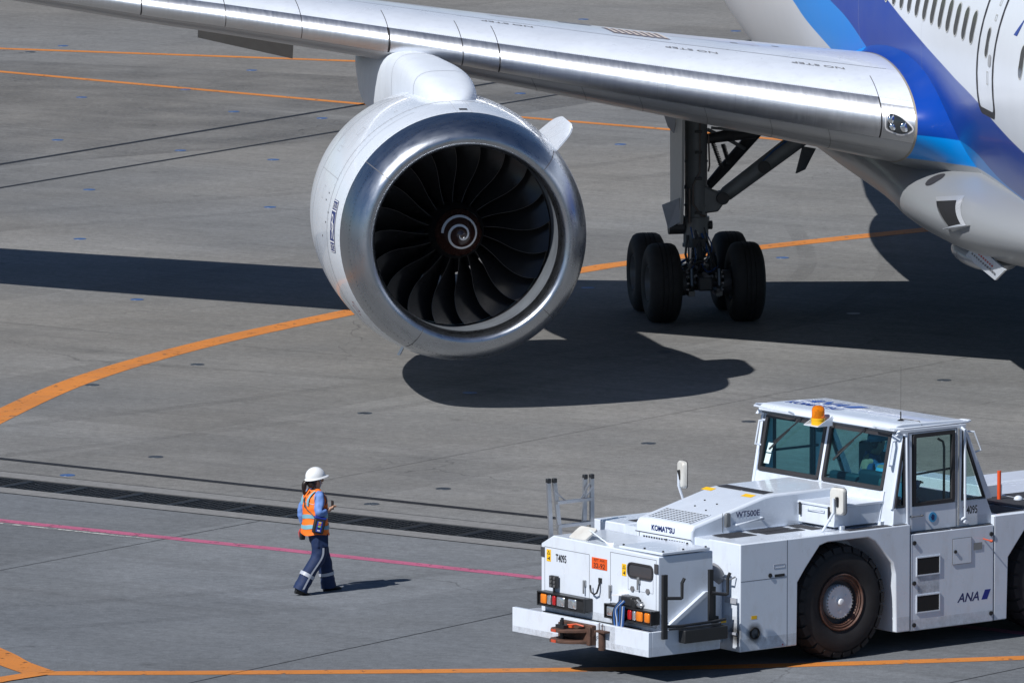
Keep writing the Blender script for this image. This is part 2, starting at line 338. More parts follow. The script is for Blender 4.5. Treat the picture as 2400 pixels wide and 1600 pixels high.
# trench drain
steel = M('grate_steel', (.05, .055, .062), .45, metal=.6, var=.3, vs=8)
dark = M('drain_dark', (.01, .01, .011), .9)
drain = empty('trench_drain', un(0, 0, 0), TD, 'long black steel trench drain grating set into the apron', 'drain')
m = MB()
PN = 1.0
m.box(0.008, PN - .008, -.39, -.365, -.06, -.004); m.box(.008, PN - .008, .365, .39, -.06, -.004)
for x in (.008, PN - .053): m.box(x, x + .045, -.36, .36, -.06, -.006)
for i in range(7):
    x = .118 + i * .11; m.box(x, x + .022, -.362, .362, -.06, -.008)
for j in range(9):
    y = -.32 + j * .08; m.box(.055, PN - .055, y - .006, y + .006, -.05, -.014)
gme = m.mesh('grate', steel)
for i in range(-16, 17): link('grate', gme, drain, (i * PN, 0, 0))
m = MB()
for s in (-1, 1): m.box(-17, 17, s * .4 - .006, s * .4 + .006, -.3, -.001)
m.build('frame_rail', steel, drain)

# ------------------------------------------------------------ airliner (local x forward, y port, z up; starboard wing is at y < 0)
AO = (7.764, 162.124, 0); AR = radians(8.5 - 90)
plane = empty('airliner', AO, AR, 'white and blue twin-engine passenger jet parked on the apron', 'airplane')
white_paint = M('aircraft_white', (.7, .755, .83), .28, coat=.5, var=.03, vs=1.2, dirt=.12, dirtcol=(.42, .42, .43))
wing_white = M('wing_upper_paint', (.67, .72, .8), .3, coat=.3, var=.07, vs=1.1, dirt=.3, dirtcol=(.42, .44, .5))
wing_gray = M('wing_lower_paint', (.42, .425, .43), .32, coat=.2, var=.06, vs=.8, dirt=.15, dirtcol=(.2, .2, .2))
fair_gray = M('belly_paint', (.36, .375, .39), .3, coat=.3, var=.04, vs=1)
pane_dark = M('cabin_window_glass', (.03, .035, .04), .08, var=.2)
seam = M('seam_dark', (.03, .03, .035), .6)
tan_trim = M('edge_seal', (.3, .27, .22), .5)
def brushed(name, col, r0, r1, radial=False):
    m, nt, p = base_mat(name); tc = nd(nt, 'ShaderNodeTexCoord').outputs['Object']
    mp = nd(nt, 'ShaderNodeMapping'); mp.inputs['Scale'].default_value = (1.5, 14, 1.5) if not radial else (6, 1.6, 1.6); nt.links.new(tc, mp.inputs[0])
    n = noise(nt, mp.outputs[0], 2.2, 6, .65); n2 = noise(nt, tc, 1.3, 5)
    nt.links.new(mapr(nt, n, .3, .7, r0, r1), p.inputs['Roughness']); p.inputs['Metallic'].default_value = 1
    c = mixc(nt, mapr(nt, n2, .3, .7, 0, 1), tuple(x * .86 for x in col), col)
    c = mixc(nt, mapr(nt, n,   .3, .72, .1, 0), c, (.25, .26, .28)); nt.links.new(c, p.inputs['Base Color'])
    b = nd(nt, 'ShaderNodeBump'); b.inputs['Strength'].default_value = .05; b.inputs['Distance'].default_value = .02; nt.links.new(noise(nt, tc, 3.0, 3), b.inputs['Height']); nt.links.new(b.outputs[0], p.inputs['Normal'])
    return m
slat_metal = brushed('bare_aluminium_slat', (.78, .8, .84), .36, .45)
lip_metal = brushed('polished_intake_lip', (.5, .535, .59), .24, .34, True)
def livery(low=(.66, .68, .71), nm='airline_livery'):
    m, nt, p = base_mat(nm); tc = nd(nt, 'ShaderNodeTexCoord').outputs['Object']
    sp = nd(nt, 'ShaderNodeSeparateXYZ'); nt.links.new(tc, sp.inputs[0])
    xn = mapr(nt, sp.outputs[0], -30, 30, 0, 1)
    def bound(tab):
        fc = nd(nt, 'ShaderNodeFloatCurve'); cv = fc.mapping.curves[0]
        pts = [((a + 30) / 60, z / 10) for a, z in tab]
        cv.points[0].location = pts[0]; cv.points[1].location = pts[-1]
        for q in pts[1:-1]: cv.points.new(*q)
        for q in cv.points: q.handle_type = 'AUTO'
        fc.mapping.use_clip = False; fc.mapping.update(); nt.links.new(xn, fc.inputs['Value'])
        d = mathn(nt, 'SUBTRACT', sp.outputs[2], mathn(nt, 'MULTIPLY', fc.outputs[0], 10.))
        return mapr(nt, d, -.008, .008, 0, 1)
    T = bound([(-30, 9.2), (-10, 7.6), (0, 6.2), (5.5, 5.5), (10.8, 4.87), (12.7, 4.65), (13.9, 4.45), (15.65, 4.22), (22, 3.6), (30, 3.2)])
    Dl = bound([(-30, 8.2), (-10, 6.4), (-4, 5.6), (.7, 5.06), (2.2, 4.9), (3.4, 4.66), (5, 4.3), (7.1, 3.98), (9.4, 3.83), (11.1, 3.74), (12.1, 3.45), (13.4, 3.3), (20, 2.9), (30, 2.6)])
    Lw = bound([(-30, 7.6), (-10, 5.9), (-2.8, 4.74), (-1.67, 4.5), (-.33, 4.3), (3, 3.75), (7, 3.38), (9, 3.4), (11.05, 3.42), (13.4, 3.25), (20, 2.85), (30, 2.55)])
    c = mixc(nt, Lw, low, (.0, .25, .74)); c = mixc(nt, Dl, c, (.002, .05, .34)); c = mixc(nt, T, c, (.71, .755, .82))
    n = noise(nt, tc, 1.5, 5); c = mixc(nt, mapr(nt, n, .4, .8, 0, .06), c, (.3, .3, .32))
    nt.links.new(c, p.inputs['Base Color']); p.inputs['Roughness'].default_value = .3; p.inputs['Specular IOR Level'].default_value = .38; p.inputs['Coat Weight'].default_value = .06; p.inputs['Coat Roughness'].default_value = .04
    return m
liv = livery(); liv_low = livery((.26, .275, .29), 'airline_livery_gray_belly')
# fuselage
FR, FZ, FC = 2.885, 2.97, 5.1
NR = 72
def fring(a):
    k = 1.; zc = FC
    if a > 17: t = min(1, (a - 17) / 9.6); k = sqrt(max(0, 1 - t ** 2.3)); zc = FC - .75 * t ** 1.7
    if a < -8: t = min(1, (-8 - a) / 23.); k = 1 - .93 * t ** 1.6; zc = FC + 1.6 * t ** 1.7
    k = max(k, .02)
    return [(a, -FR * k * cos(2 * pi * i / NR), zc + FZ * k * sin(2 * pi * i / NR)) for i in range(NR)]
m = MB(); m.loft([fring(a) for a in [-31, -29, -26, -23, -20, -17, -14, -11, -9, -8, -5, 0, 5, 10, 15, 17, 18.5, 20, 21.5, 23, 24.3, 25.3, 26, 26.4, 26.58]])
fus = m.build('fuselage', liv, plane)
def fy(z, r=0.): return -(FR + r) * sqrt(max(0, 1 - ((z - FC) / (FZ + r)) ** 2))
def on_fus(a, z, r=.003): return (a, fy(z, r), z)
def dens(poly, st=.12):
    out = []
    for i, p in enumerate(poly):
        q = poly[(i + 1) % len(poly)]; k = max(1, int(sqrt((q[0] - p[0]) ** 2 + (q[1] - p[1]) ** 2) / st)); out += [(p[0] + (q[0] - p[0]) * t / k, p[1] + (q[1] - p[1]) * t / k) for t in range(k)]
    return out
def patch(mb, outline, surf, mat=0, r=.004):
    c = (sum(p[0] for p in outline) / len(outline), sum(p[1] for p in outline) / len(outline)); n = len(outline)
    rings = [[surf(c[0] + (p[0] - c[0]) * k, c[1] + (p[1] - c[1]) * k, r) for p in outline] for k in (1, .66, .33)]
    mb.loft(rings, False, mat); mb.add(rings[-1] + [surf(*c, r)], [(i, (i + 1) % n, n) for i in range(n)], mat)
def dens_pair(A, B, st=.12):
    oa, ob = [], []
    for i in range(len(A)):
        j = (i + 1) % len(A); k = max(1, int(sqrt((A[j][0] - A[i][0]) ** 2 + (A[j][1] - A[i][1]) ** 2) / st))
        for t in range(k): oa.append((A[i][0] + (A[j][0] - A[i][0]) * t / k, A[i][1] + (A[j][1] - A[i][1]) * t / k)); ob.append((B[i][0] + (B[j][0] - B[i][0]) * t / k, B[i][1] + (B[j][1] - B[i][1]) * t / k))
    return oa, ob
def band(mb, outline, w, surf, mat=0, r=.005):
    i_ = dens_pair(outline, inset(outline, w)); outline = i_[0]; i_ = i_[1]
    mb.loft([[surf(*p, r) for p in outline], [surf(*p, r) for p in i_]], False, mat)
wf = M('window_surround', (.5, .51, .5), .4)
def cabin_window(a, z=5.71, w=.27, h=.47):
    mw = MB(); o = rrect(a - w / 2, a + w / 2, z - h / 2, z + h / 2, w * .48, 5); patch(mw, o, on_fus, 0, .006)
    ob = mw.build('window', pane_dark, fus)
    mf = MB(); band(mf, [(a + (p[0] - a) * 1.16, z + (p[1] - z) * 1.1) for p in o], .025, on_fus, 0, .004); mf.build('window_frame', wf, ob)
for k in range(18): cabin_window(12.16 - .615 * k)
for k in range(6): cabin_window(15.9 + .615 * k, 5.56)
cabin_window(13.36, 5.6, .2, .42)
m = MB(); o = rrect(12.72, 14.0, 4.52, 6.62, .22, 5); band(m, o, .1, on_fus, 0, .004); door = m.build('passenger_door_outline', seam, fus)
m = MB(); patch(m, rrect(13.56, 13.78, 5.27, 5.45, .08), on_fus, 0, .006); m.build('door_handle', M('handle_gray', (.35, .36, .38), .4), door)
for zz, hh in ((6.15, .2), (5.93, .1), (5.0, .2)):
    m = MB(); band(m, rrect(13.5, 13.62, zz, zz + hh, .01, 1), .02, on_fus, 0, .005); m.build('door_placard', wf, door)
m = MB(); vs, fs = text2d('ANA', 1.1, 1.05, .3, .02); m.add([on_fus(16.95 + x, 6.45 + y, .006) for x, y in vs], fs); m.build('title_lettering', M('title_blue', (.01, .04, .3), .3), fus)
for a in (8.4, 3.2):
    m = MB(); m.grid(lambda i, z: on_fus(a + i * .006, z, .002), [0, 1], [4.3 + .2 * k for k in range(18)]); m.build('skin_joint', wf, fus)
# belly fairing
FT = [(-13, 1.4, 2.75, 3.6), (-11, 2.1, 2.5, 3.9), (-8, 2.6, 2.2, 4.0), (-4, 2.86, 2.0, 4.0), (0, 2.92, 1.9, 3.9), (4, 2.94, 1.87, 3.75), (6, 3.0, 1.86, 3.65), (7.5, 3.1, 1.86, 3.6), (9, 3.14, 1.87, 3.6), (11, 3.08, 1.9, 3.6), (12.6, 2.9, 2.0, 3.55), (14.2, 2.5, 2.15, 3.45), (15.6, 1.9, 2.32, 3.2), (16.6, 1.2, 2.45, 3.0)]
def ftab(a): return tuple(smooth_tab([(q[0], q[i]) for q in FT], a) for i in (1, 2, 3))
def fair_ring(a):
    w, zb, zt = ftab(a); zc = (zb + zt) / 2; h = (zt - zb) / 2; out = []
    for i in range(56):
        t = 2 * pi * i / 56; c, s = cos(t), sin(t); e = 2 / 2.2
        out.append((a, -w * abs(c) ** e * (1 if c > 0 else -1), zc + h * abs(s) ** e * (1 if s > 0 else -1)))
    return out
m = MB(); m.loft([fair_ring(-13 + 29.6 * k / 70) for k in range(71)]); m.build('belly_fairing', liv_low, plane)
# wing
ZL = [(2.0, 3.85), (3.1, 3.97), (8.85, 4.66), (10.4, 4.86), (12.74, 5.12), (13.95, 5.24), (20, 6.0), (29.5, 7.6)]
CH = [(2.0, 12.5), (3.1, 11.6), (6.5, 9.2), (10.3, 7.0), (14, 6.3), (20, 5.6), (27, 3.2), (29.5, 1.2)]
def wing(b, s, off=0.):
    c = lerp_tab(CH, b); t = lerp_tab([(3, .138), (10, .125), (29, .1)], b); al = lerp_tab([(3, .088), (7, .08), (10, .068), (29, .03)], b)
    x = s * s; ht = t * 5 * (.2969 * abs(s) - .126 * x - .3516 * x * x + .2843 * x ** 3 - .1016 * x ** 4); mm = -al * x + .027 * sin(pi * min(1, x)) * (1 if x > 0 else 0)
    z = smooth_tab(ZL, b) + c * (mm + (ht if s > 0 else -ht)); a = 9.45 - .68 * (b - 3.1) - x * c
    if off:
        d = .004; p0 = Vector(wing(b, s)); p1 = Vector(wing(b, s + (d if s < 1 - d else -d))); p2 = Vector(wing(b + .02, s))
        n = (p1 - p0).cross(p2 - p0).normalized()
        if s >= 1 - d: n = -n
        if n.dot(p0 - Vector(wing(b, -.5 if s > 0 else .5))) < 0 and abs(s) > .25: n = -n
        if abs(s) <= .25 and n.x < 0 and abs(s) < .12: n = -n
        q = p0 + n * off; return (q.x, q.y, q.z)
    return (a, -b, z)
def su(b): return sqrt(lerp_tab([(3, .27), (9, .23), (10.4, .2), (14, .19), (29, .12)], b) / lerp_tab(CH, b))
def sl(b): return -sqrt(lerp_tab([(3, .19), (9, .16), (10.4, .14), (14, .13), (29, .1)], b) / lerp_tab(CH, b))
def rng(a, b, n): return [a + (b - a) * i / n for i in range(n + 1)]
m = MB()
m.grid(lambda b, t: wing(b, su(b) + .0015 + (sqrt(1.55 / lerp_tab(CH, b)) - .002 - su(b)) * t), rng(2.2, 29.5, 70), rng(0, 1, 6))
m.grid(lambda b, t: wing(b, sqrt(1.55 / lerp_tab(CH, b)) + (1 - sqrt(1.55 / lerp_tab(CH, b))) * t), rng(2.2, 29.5, 70), rng(0, 1, 24))
wing_ob = m.build('wing', wing_white, plane)
m = MB(); m.grid(lambda b, t: wing(b, (sl(b) - .0012) * (1 - t) - t), rng(2.2, 29.5, 70), rng(0, 1, 28))
m.build('lower_skin', wing_gray, wing_ob)
SB = [(3.05, 3.6), (3.62, 8.85), (8.87, 9.37), (9.385, 10.4), (10.43, 11.65), (11.66, 12.74), (12.75, 13.95), (13.97, 17), (17.03, 20), (20.03, 23), (23.03, 26), (26.03, 29.4)]
for b0, b1 in SB:
    m = MB(); m.grid(lambda b, t: wing(b, sl(b) + (su(b) - sl(b)) * t), rng(b0, b1, max(4, int((b1 - b0) * 5))), rng(0, 1, 22)); m.build('slat', slat_metal, wing_ob)
# dark interior behind the slat gaps, panel lines
m = MB()
for b0 in (3.61, 8.86, 9.378, 10.415, 11.655, 12.745, 13.96, 17.015): m.grid(lambda b, t: wing(b, sl(b) + (sqrt(1.0 / lerp_tab(CH, b)) - sl(b)) * t, .002), [b0 - .005, b0 + .005], rng(0, 1, 24))
m.build('slat_joint', seam, wing_ob)
m = MB(); m.grid(lambda b, t: wing(b, sqrt(1.55 / lerp_tab(CH, b)) + t, .003), rng(3.3, 29, 60), [-.0009, .0009]); m.build('slat_trailing_gap', seam, wing_ob)
m = MB()
for b0 in (4.3, 5.1, 6.0, 6.9, 7.7, 8.4): m.grid(lambda b, t: wing(b - .35 * t, sl(b) * (1 - t) - .52 * t - .004, .002), [b0 - .004, b0 + .004], rng(0, 1, 14))
m.grid(lambda b, t: wing(b, -.245 - t, .002), rng(3.5, 9, 30), [-.0009, .0009])
m.build('access_panel_joint', M('lower_panel_line', (.16, .16, .165), .6), wing_ob)
m = MB()
for b0 in (4.5, 4.62, 5.6, 6.55, 6.67, 7.6, 8.3):
    for t in rng(.06, .97, 16):
        s_ = sl(b0) + (su(b0) - sl(b0)) * t; q = [wing(b0 + db, s_ + ds, .003) for db, ds in ((-.006, -.0012), (.006, -.0012), (.006, .0012), (-.006, .0012))]; m.add(q, [(0, 1, 2, 3)])
for k in range(230):
    b0 = 3.7 + k * .0285
    for sv in (su(b0) + .006, sl(b0) - .006): q = [wing(b0 + db, sv + ds, .003) for db, ds in ((-.005, -.001), (.005, -.001), (.005, .001), (-.005, .001))]; m.add(q, [(0, 1, 2, 3)])
m.build('slat_rivet_row', M('slat_rivet', (.2, .21, .23), .5), wing_ob)['kind'] = 'stuff'
# upper surface details
ink = M('stencil_ink', (.16, .165, .18), .7)
def wsurf(dx):   # returns f(b) -> s for a distance dx behind the leading edge
    return lambda b: sqrt(dx / lerp_tab(CH, b))
def wing_text(b0, dx, body, h):
    for word, off in (('NO', -.24), ('STEP', .15)):
        mm = MB(); vs, fs = text2d(word, h, 1.25, 0, .012); mm.add([wing(b0 + x + off, wsurf(dx - y)(b0 + x + off), .004) for x, y in vs], fs); mm.build('stencil_lettering', ink, wing_ob)
for b0, dx in ((8.6, 1.35), (6.05, 1.18), (4.3, 1.22)): wing_text(b0, dx, 'NO  STEP', .11)
for b0, dx, w, d in ((9.2, 3.3, .3, .22), (7.2, 2.7, .46, .3), (8.0, 3.6, .16, .14), (4.6, 2.6, .1, .08), (5.2, 2.4, .1, .1), (11.4, 2.6, .2, .14)):
    mm = MB(); mm.grid(lambda b, x: wing(b, wsurf(x)(b), .004), rng(b0, b0 + w, 4), rng(dx, dx + d, 3)); mm.build('access_panel', M('access_panel_gray', (.2, .22, .26), .6), wing_ob)  # small access panels in a darker gray than the skin
vent = MB(); vent.grid(lambda b, x: wing(b + (x - 2.2) * .1, wsurf(x)(b), .003), rng(6.25, 7.05, 8), rng(1.85, 2.6, 8)); vg = vent.build('vent_grille', M('vent_back_gray', (.2, .2, .25), .6), wing_ob)  # gray backing sheet under the raised vent slats
for i in range(8):
    mm = MB(); b0 = 6.27 + i * .1; mm.grid(lambda b, x: wing(b + (x - 2.2) * .1, wsurf(x)(b), .014), [b0, b0 + .055], rng(1.87, 2.58, 6)); mm.build('vent_slat', M('vent_slat_tan', (.62, .55, .5), .5), vg)
for b0, x0, w, d in ((6.4, 4.1, 1.6, .9), (4.9, 2.4, 1.3, .7), (9.4, 2.4, 1.4, .5), (8.0, 2.2, .7, .5)):
    mm = MB(); mm.grid(lambda b, x: wing(b, wsurf(x)(b), .002), rng(b0, b0 + w, 6), rng(x0, x0 + d, 5)); mm.build('repair_patch', M('repair_patch_gray', (.56, .58, .66), .35, coat=.2, var=.12, vs=2), wing_ob)
# root end cap, landing light
m = MB(); m.grid(lambda b, t: wing(b, sl(b) + (su(b) - sl(b)) * t, .003), rng(3.1, 3.6, 6), rng(.86, 1, 8)); m.build('root_cap', white_paint, wing_ob)
m = MB()
LT = fillet([(3.17, -.025), (3.33, -.075), (3.54, -.05), (3.52, .055), (3.36, .045)], .2, 4)
patch(m, LT, lambda b, s, r: wing(b, s, r), 0, .012); ll = m.build('landing_light_window', pane_dark, wing_ob)
chrome = M('lamp_reflector', (.8, .82, .85), .08, metal=1)
for b0, s0, r in ((3.47, .015, .065), (3.45, -.03, .055), (3.29, -.02, .075)):
    mm = MB(); p = wing(b0, s0, .012); mm.sphere(p, .02, r, r, 16, 8); mm.build('landing_lamp', chrome, ll)
m = MB(); band(m, [(3.37 + (p[0] - 3.37) * 1.2, -.012 + (p[1] + .012) * 1.25) for p in LT], .012, lambda b, s, r: wing(b, s, r), 0, .007); m.build('light_frame', M('light_frame_gray', (.6, .6, .62), .4), ll)
# fillet over the wing root, in the livery colours
def wnorm(b, s):
    d = .003; p0 = Vector(wing(b, max(-1, s - d))); p1 = Vector(wing(b, min(1, s + d))); t = p1 - p0; return Vector((t.z, 0, -t.x)).normalized()
RB = 3.12
def root_fillet(s, v):
    h = lerp_tab([(-.8, .5), (-.3, .7), (0, 1.0), (.25, .85), (.7, .8), (1, .6)], s); d = lerp_tab([(-.3, .95), (0, .85), (.25, .52), (1, .5)], s); f = v * pi / 2
    p = Vector(wing(RB + .02 - d * sin(f), s)) + wnorm(RB, s) * (.004 + h * (1 - cos(f))); return tuple(p)
m = MB(); m.grid(root_fillet, rng(-.8, .985, 70), rng(0, 1, 14)); m.build('root_fillet', liv_low, plane)
m = MB(); m.grid(lambda s, k: wing(RB + .005 + k * .03, s, .006), rng(-.62, .9, 70), [0, 1]); m.build('root_seal', tan_trim, wing_ob)
# drooped flaperon and flap track fairings
def te(b): return wing(b, 1)
m = MB()
p = [Vector(te(b)) for b in (10.95, 12.4)]
top = [p[0] + Vector((-.02, 0, .02)), p[1] + Vector((-.02, 0, .02))]; low = [p[0] + Vector((-.3, 0, -.6)), p[1] + Vector((-.26, 0, -.5))]
m.hexa([low[0], low[1], low[1] + Vector((-.03, 0, .01)), low[0] + Vector((-.03, 0, .01)), top[0], top[1], top[1] + Vector((-.14, 0, .03)), top[0] + Vector((-.14, 0, .03))]); m.build('flaperon', M('flaperon_gray', (.3, .29, .28), .5), wing_ob)
# pylon
PY = [(9.75, .04, 4.2, 4.46), (9.67, .18, 4.15, 4.53), (9.45, .3, 4.1, 4.62), (9.1, .39, 4.1, 4.7), (8.6, .44, 4.1, 4.77), (8.0, .46, 4.1, 4.81), (7.2, .45, 4.05, 4.82), (6.4, .43, 3.95, 4.81), (5.6, .41, 3.8, 4.79), (4.8, .39, 3.7, 4.74), (4.2, .39, 3.6, 4.7), (3.0, .36, 3.5, 4.55), (1.6, .36, 3.55, 4.38), (.2, .22, 3.75, 4.22), (-1.4, .03, 3.9, 4.1)]
def py_ring(a):
    w, zb, zt = (smooth_tab(sorted((q[0], q[i]) for q in PY), a) for i in (1, 2, 3)); out = []
    zc, h = (zb + zt) / 2, (zt - zb) / 2
    for i in range(28):
        t = 2 * pi * i / 28; c, s = cos(t), sin(t); e = 2 / 3.1
        out.append((a, -10.13 - w * abs(c) ** e * (1 if c > 0 else -1), zc + h * abs(s) ** e * (1 if s > 0 else -1)))
    return out
m = MB(); m.loft([py_ring(9.75 - 11.15 * k / 90) for k in range(91)]); pyl = m.build('engine_pylon', M('pylon_white', (.68, .735, .81), .5, var=.04, vs=2, dirt=.2, dirtcol=(.4, .41, .43)), plane)
m = MB()
for a0 in (8.3, 5.6): m.loft([[(a0 + .008, *(Vector((q[1], q[2])) * 1) ) for q in py_ring(a0)], [(a0 - .008, *(Vector((q[1], q[2])) * 1)) for q in py_ring(a0)]], False)
for i, v in enumerate(m.v): m.v[i] = (v[0], -10.13 + (v[1] + 10.13) * 1.008, v[2] + .002)
m.build('pylon_joint', M('pylon_joint_gray', (.3, .31, .33), .6), pyl)

# ------------------------------------------------------------ engine (local origin on the intake highlight plane, axis x)
EX, EY, EZ = 11.2, -10.155, 2.565
def cowl(prof, name, mat, parent, n=96, loc=None, ang=38):
    mm = MB(); mm.lathe(prof, n); return mm.build(name, mat, parent, loc, ang=ang)
OUT = [(0, 1.5), (-.03, 1.58), (-.1, 1.66), (-.22, 1.745), (-.4, 1.81), (-.62, 1.862), (-.9, 1.9), (-1.4, 1.945), (-2.0, 1.965), (-2.8, 1.96), (-3.6, 1.92), (-4.4, 1.83), (-5.1, 1.7), (-5.8, 1.52)]
def prof_out(x0, x1, n=14): return [(x, smooth_tab(sorted(OUT), x)) for x in rng(x0, x1, n)]
nac = cowl(prof_out(-.655, -1.5), 'engine_nacelle', white_paint, plane, loc=(EX, EY, EZ)); nac.scale = (.985,) * 3
cowl(prof_out(-1.51, -3.2), 'fan_cowl', white_paint, nac); cowl(prof_out(-3.21, -5.8), 'reverser_cowl', white_paint, nac)
cowl([(x, r - .006) for x, r in prof_out(-.6, -5.75, 30)], 'inner_skin', seam, nac)
lip = [(x, r) for x, r in prof_out(-.645, -.22, 10)] + [(-.1, 1.668), (-.045, 1.617), (-.012, 1.568), (0, 1.525), (-.012, 1.487), (-.045, 1.453), (-.1, 1.428), (-.17, 1.41), (-.27, 1.398), (-.36, 1.394)]
cowl(lip, 'intake_lip', lip_metal, nac, 128, ang=80)
barrel = M('intake_barrel_gray', (.13, .145, .165), .5, var=.25, vs=2, dirt=.3, dirtcol=(.15, .15, .15))
cowl([(-.362, 1.394), (-.55, 1.395), (-.8, 1.405), (-1.05, 1.42), (-1.25, 1.428)], 'intake_barrel', barrel, nac)
blk = M('fan_case_black', (.012, .012, .014), .35)
cowl([(-1.252, 1.428), (-1.4, 1.436), (-2.0, 1.44), (-2.5, 1.38)], 'fan_case', blk, nac)
duct = M('bypass_duct', (.08, .085, .1), .5)
cowl([(-2.5, 1.36), (-3.2, 1.42), (-4.4, 1.56), (-5.8, 1.505)], 'bypass_duct', duct, nac)
cowl([(-1.75, .4), (-1.95, .47), (-2.2, .62), (-2.7, .78), (-3.4, .92), (-4.6, .95), (-5.8, .8), (-6.7, .58), (-6.7, .53), (-6.0, .45)], 'core_cowl', duct, nac)
m = MB()
for i in range(0, 40):
    t = 2 * pi * i / 40; mt = Matrix.Rotation(-t, 4, 'X'); m.box(-2.95, -2.55, -.012, .012, .72, 1.39, 0, mt)
m.build('outlet_guide_vanes', duct, nac)['kind'] = 'stuff'
# fan blades: leading edge sweeps clockwise (seen from ahead) then back
blade_m = M('titanium_blade', (.026, .026, .028), .22, metal=.35, var=.15, vs=4)
def blade(t, s):
    r = .4 + (1.43 - .4) * t
    le = radians(smooth_tab([(0, 0), (.25, 4.2), (.5, 7.6), (.72, 7.4), (.88, 5.2), (1, 2.0)], t)); dphi = radians(lerp_tab([(0, 15), (.4, 21), (.75, 24), (1, 27)], t)); dep = lerp_tab([(0, .36), (.5, .34), (1, .24)], t)
    ph = le - dphi * (1 - (1 - s) ** 1.35); x = -1.44 - .05 * sin(pi * t) + .05 * t - dep * s - .06 * s * (1 - s)
    return r, ph, x
m = MB()
ts, ss = rng(0, 1, 16), rng(0, 1, 9)
def bp(t, s, k):
    r, ph, x = blade(t, s); th = .014 * (1 - .6 * t) * (4 * s * (1 - s)) ** .5 + .001
    return (x - k * th, r * sin(ph), r * cos(ph))
m.grid(lambda t, s: bp(t, s, 0), ts, ss); m.grid(lambda t, s: bp(t, s, 1), ts, ss)
bme = m.mesh('fan_blade', blade_m, 50)
for i in range(20):
    o = link('fan_blade', bme, nac); o.rotation_euler = (-radians(18 * i + 11), 0, 0)
m = MB()
edge = M('blade_leading_edge', (.085, .08, .08), .35, metal=.6)
for t0, t1 in zip(ts, ts[1:]):
    pass
m.tube([Vector(bp(t, 0, .5)) + Vector((.002, 0, 0)) for t in ts], .004, 6)
eme = m.mesh('blade_edge', edge)
for i in range(20):
    o = link('blade_edge', eme, nac); o.rotation_euler = (-radians(18 * i + 11), 0, 0)
cone = [(-1.4, .42), (-1.32, .405), (-1.22, .375), (-1.185, .36)]; nose = [(x - .42, r * 1.11) for x, r in [(-.763, .318), (-.7, .285), (-.6, .225), (-.5, .155), (-.42, .09), (-.37, .035), (-.36, .001)]]
cowl([(-1.78, .43)] + cone, 'spinner_base', M('spinner_black', (.015, .015, .016), .4), nac, 64)
spin = cowl(nose, 'spinner', M('spinner_brown', (.04, .017, .013), .12, coat=.8, var=.1), nac, 64)
nt_ = sorted((r, x) for x, r in nose)
m = MB(); sp = []
for k in range(121):
    t = k / 120; th = radians(-88 + 715 * t); r = lerp_tab([(0, .238), (.125, .238), (.25, .225), (.375, .195), (.5, .158), (.625, .125), (.75, .092), (.875, .058), (1, .03)], t) * 1.1
    sp.append((th, r, .016 if t < .88 else .012 * (1 - t) / .12 + .003))
def onc(r, th): return (lerp_tab(nt_, r) + .004, r * sin(th), r * cos(th))
m.add([onc(max(.002, r + d * w), th) for th, r, w in sp for d in (-1, 1)], [(2 * i, 2 * i + 1, 2 * i + 3, 2 * i + 2) for i in range(120)])
m.build('spiral_mark', M('spiral_white', (.75, .76, .78), .4), nac)
# lip joints, cowl joint marks, chine, badge, drain mast, hole
lipj = M('lip_joint', (.12, .12, .13), .5)
m = MB()
for dg in (-52, 47, 133, 208):
    th = radians(dg); d = .0035
    m.add([(x + .002, (r + .003) * sin(th + k * d), (r + .003) * cos(th + k * d)) for x, r in lip for k in (-1, 1)], [(2 * i, 2 * i + 1, 2 * i + 3, 2 * i + 2) for i in range(len(lip) - 1)])
m.build('lip_joint', lipj, nac)
def on_nac(th, x, r=.004): rr = smooth_tab(sorted(OUT), x) + r; return (x, rr * sin(th), rr * cos(th))
m = MB(); patch(m, [(-.02, -.78), (.045, -.78), (.045, -.88), (-.02, -.88)], on_nac, 0, .005); m.build('vent_hole', seam, nac)
m = MB()
for th in (-.05, .07): m.grid(lambda i, x: on_nac(th + i * .002, x, .003), [0, 1], rng(-.66, -1.5, 8))
m.grid(lambda th, i: on_nac(th, -1.22 + i * .008, .003), rng(-1.35, -.35, 40), [0, 1])
for x_ in (-1.505, -3.205): m.grid(lambda th, i: on_nac(th, x_ + i * .012, .0025), rng(0, 2 * pi, 96), [-.5, .5])
for th in (-1.15, 1.15, pi): m.grid(lambda i, x: on_nac(th + i * .004, x, .0025), [0, 1], rng(-1.51, -3.2, 10))
m.build('cowl_joint', M('cowl_joint_gray', (.3, .31, .33), .6), nac)
m = MB()
for x_, n_ in ((-.72, 150), (-1.44, 120), (-1.58, 120)):
    for i in range(n_):
        c = Vector(on_nac(2 * pi * i / n_, x_, .002)); t_ = Vector((0, cos(2 * pi * i / n_), -sin(2 * pi * i / n_))) * .006; f_ = Vector((.006, 0, 0)); m.add([c - t_ - f_, c + t_ - f_, c + t_ + f_, c - t_ + f_], [(0, 1, 2, 3)])
m.build('rivet_row', M('rivet_gray', (.33, .35, .38), .5), nac)['kind'] = 'stuff'
m = MB()
for i in range(170):
    t0 = 2 * pi * i / 170; c = Vector((-.3, 1.7815 * sin(t0), 1.7815 * cos(t0))); t_ = Vector((0, cos(t0), -sin(t0))) * .006; f_ = Vector((.005, .0022 * sin(t0), .0022 * cos(t0))); m.add([c - t_ - f_, c + t_ - f_, c + t_ + f_, c - t_ + f_], [(0, 1, 2, 3)])
m.build('lip_rivet_row', lipj, nac)['kind'] = 'stuff'
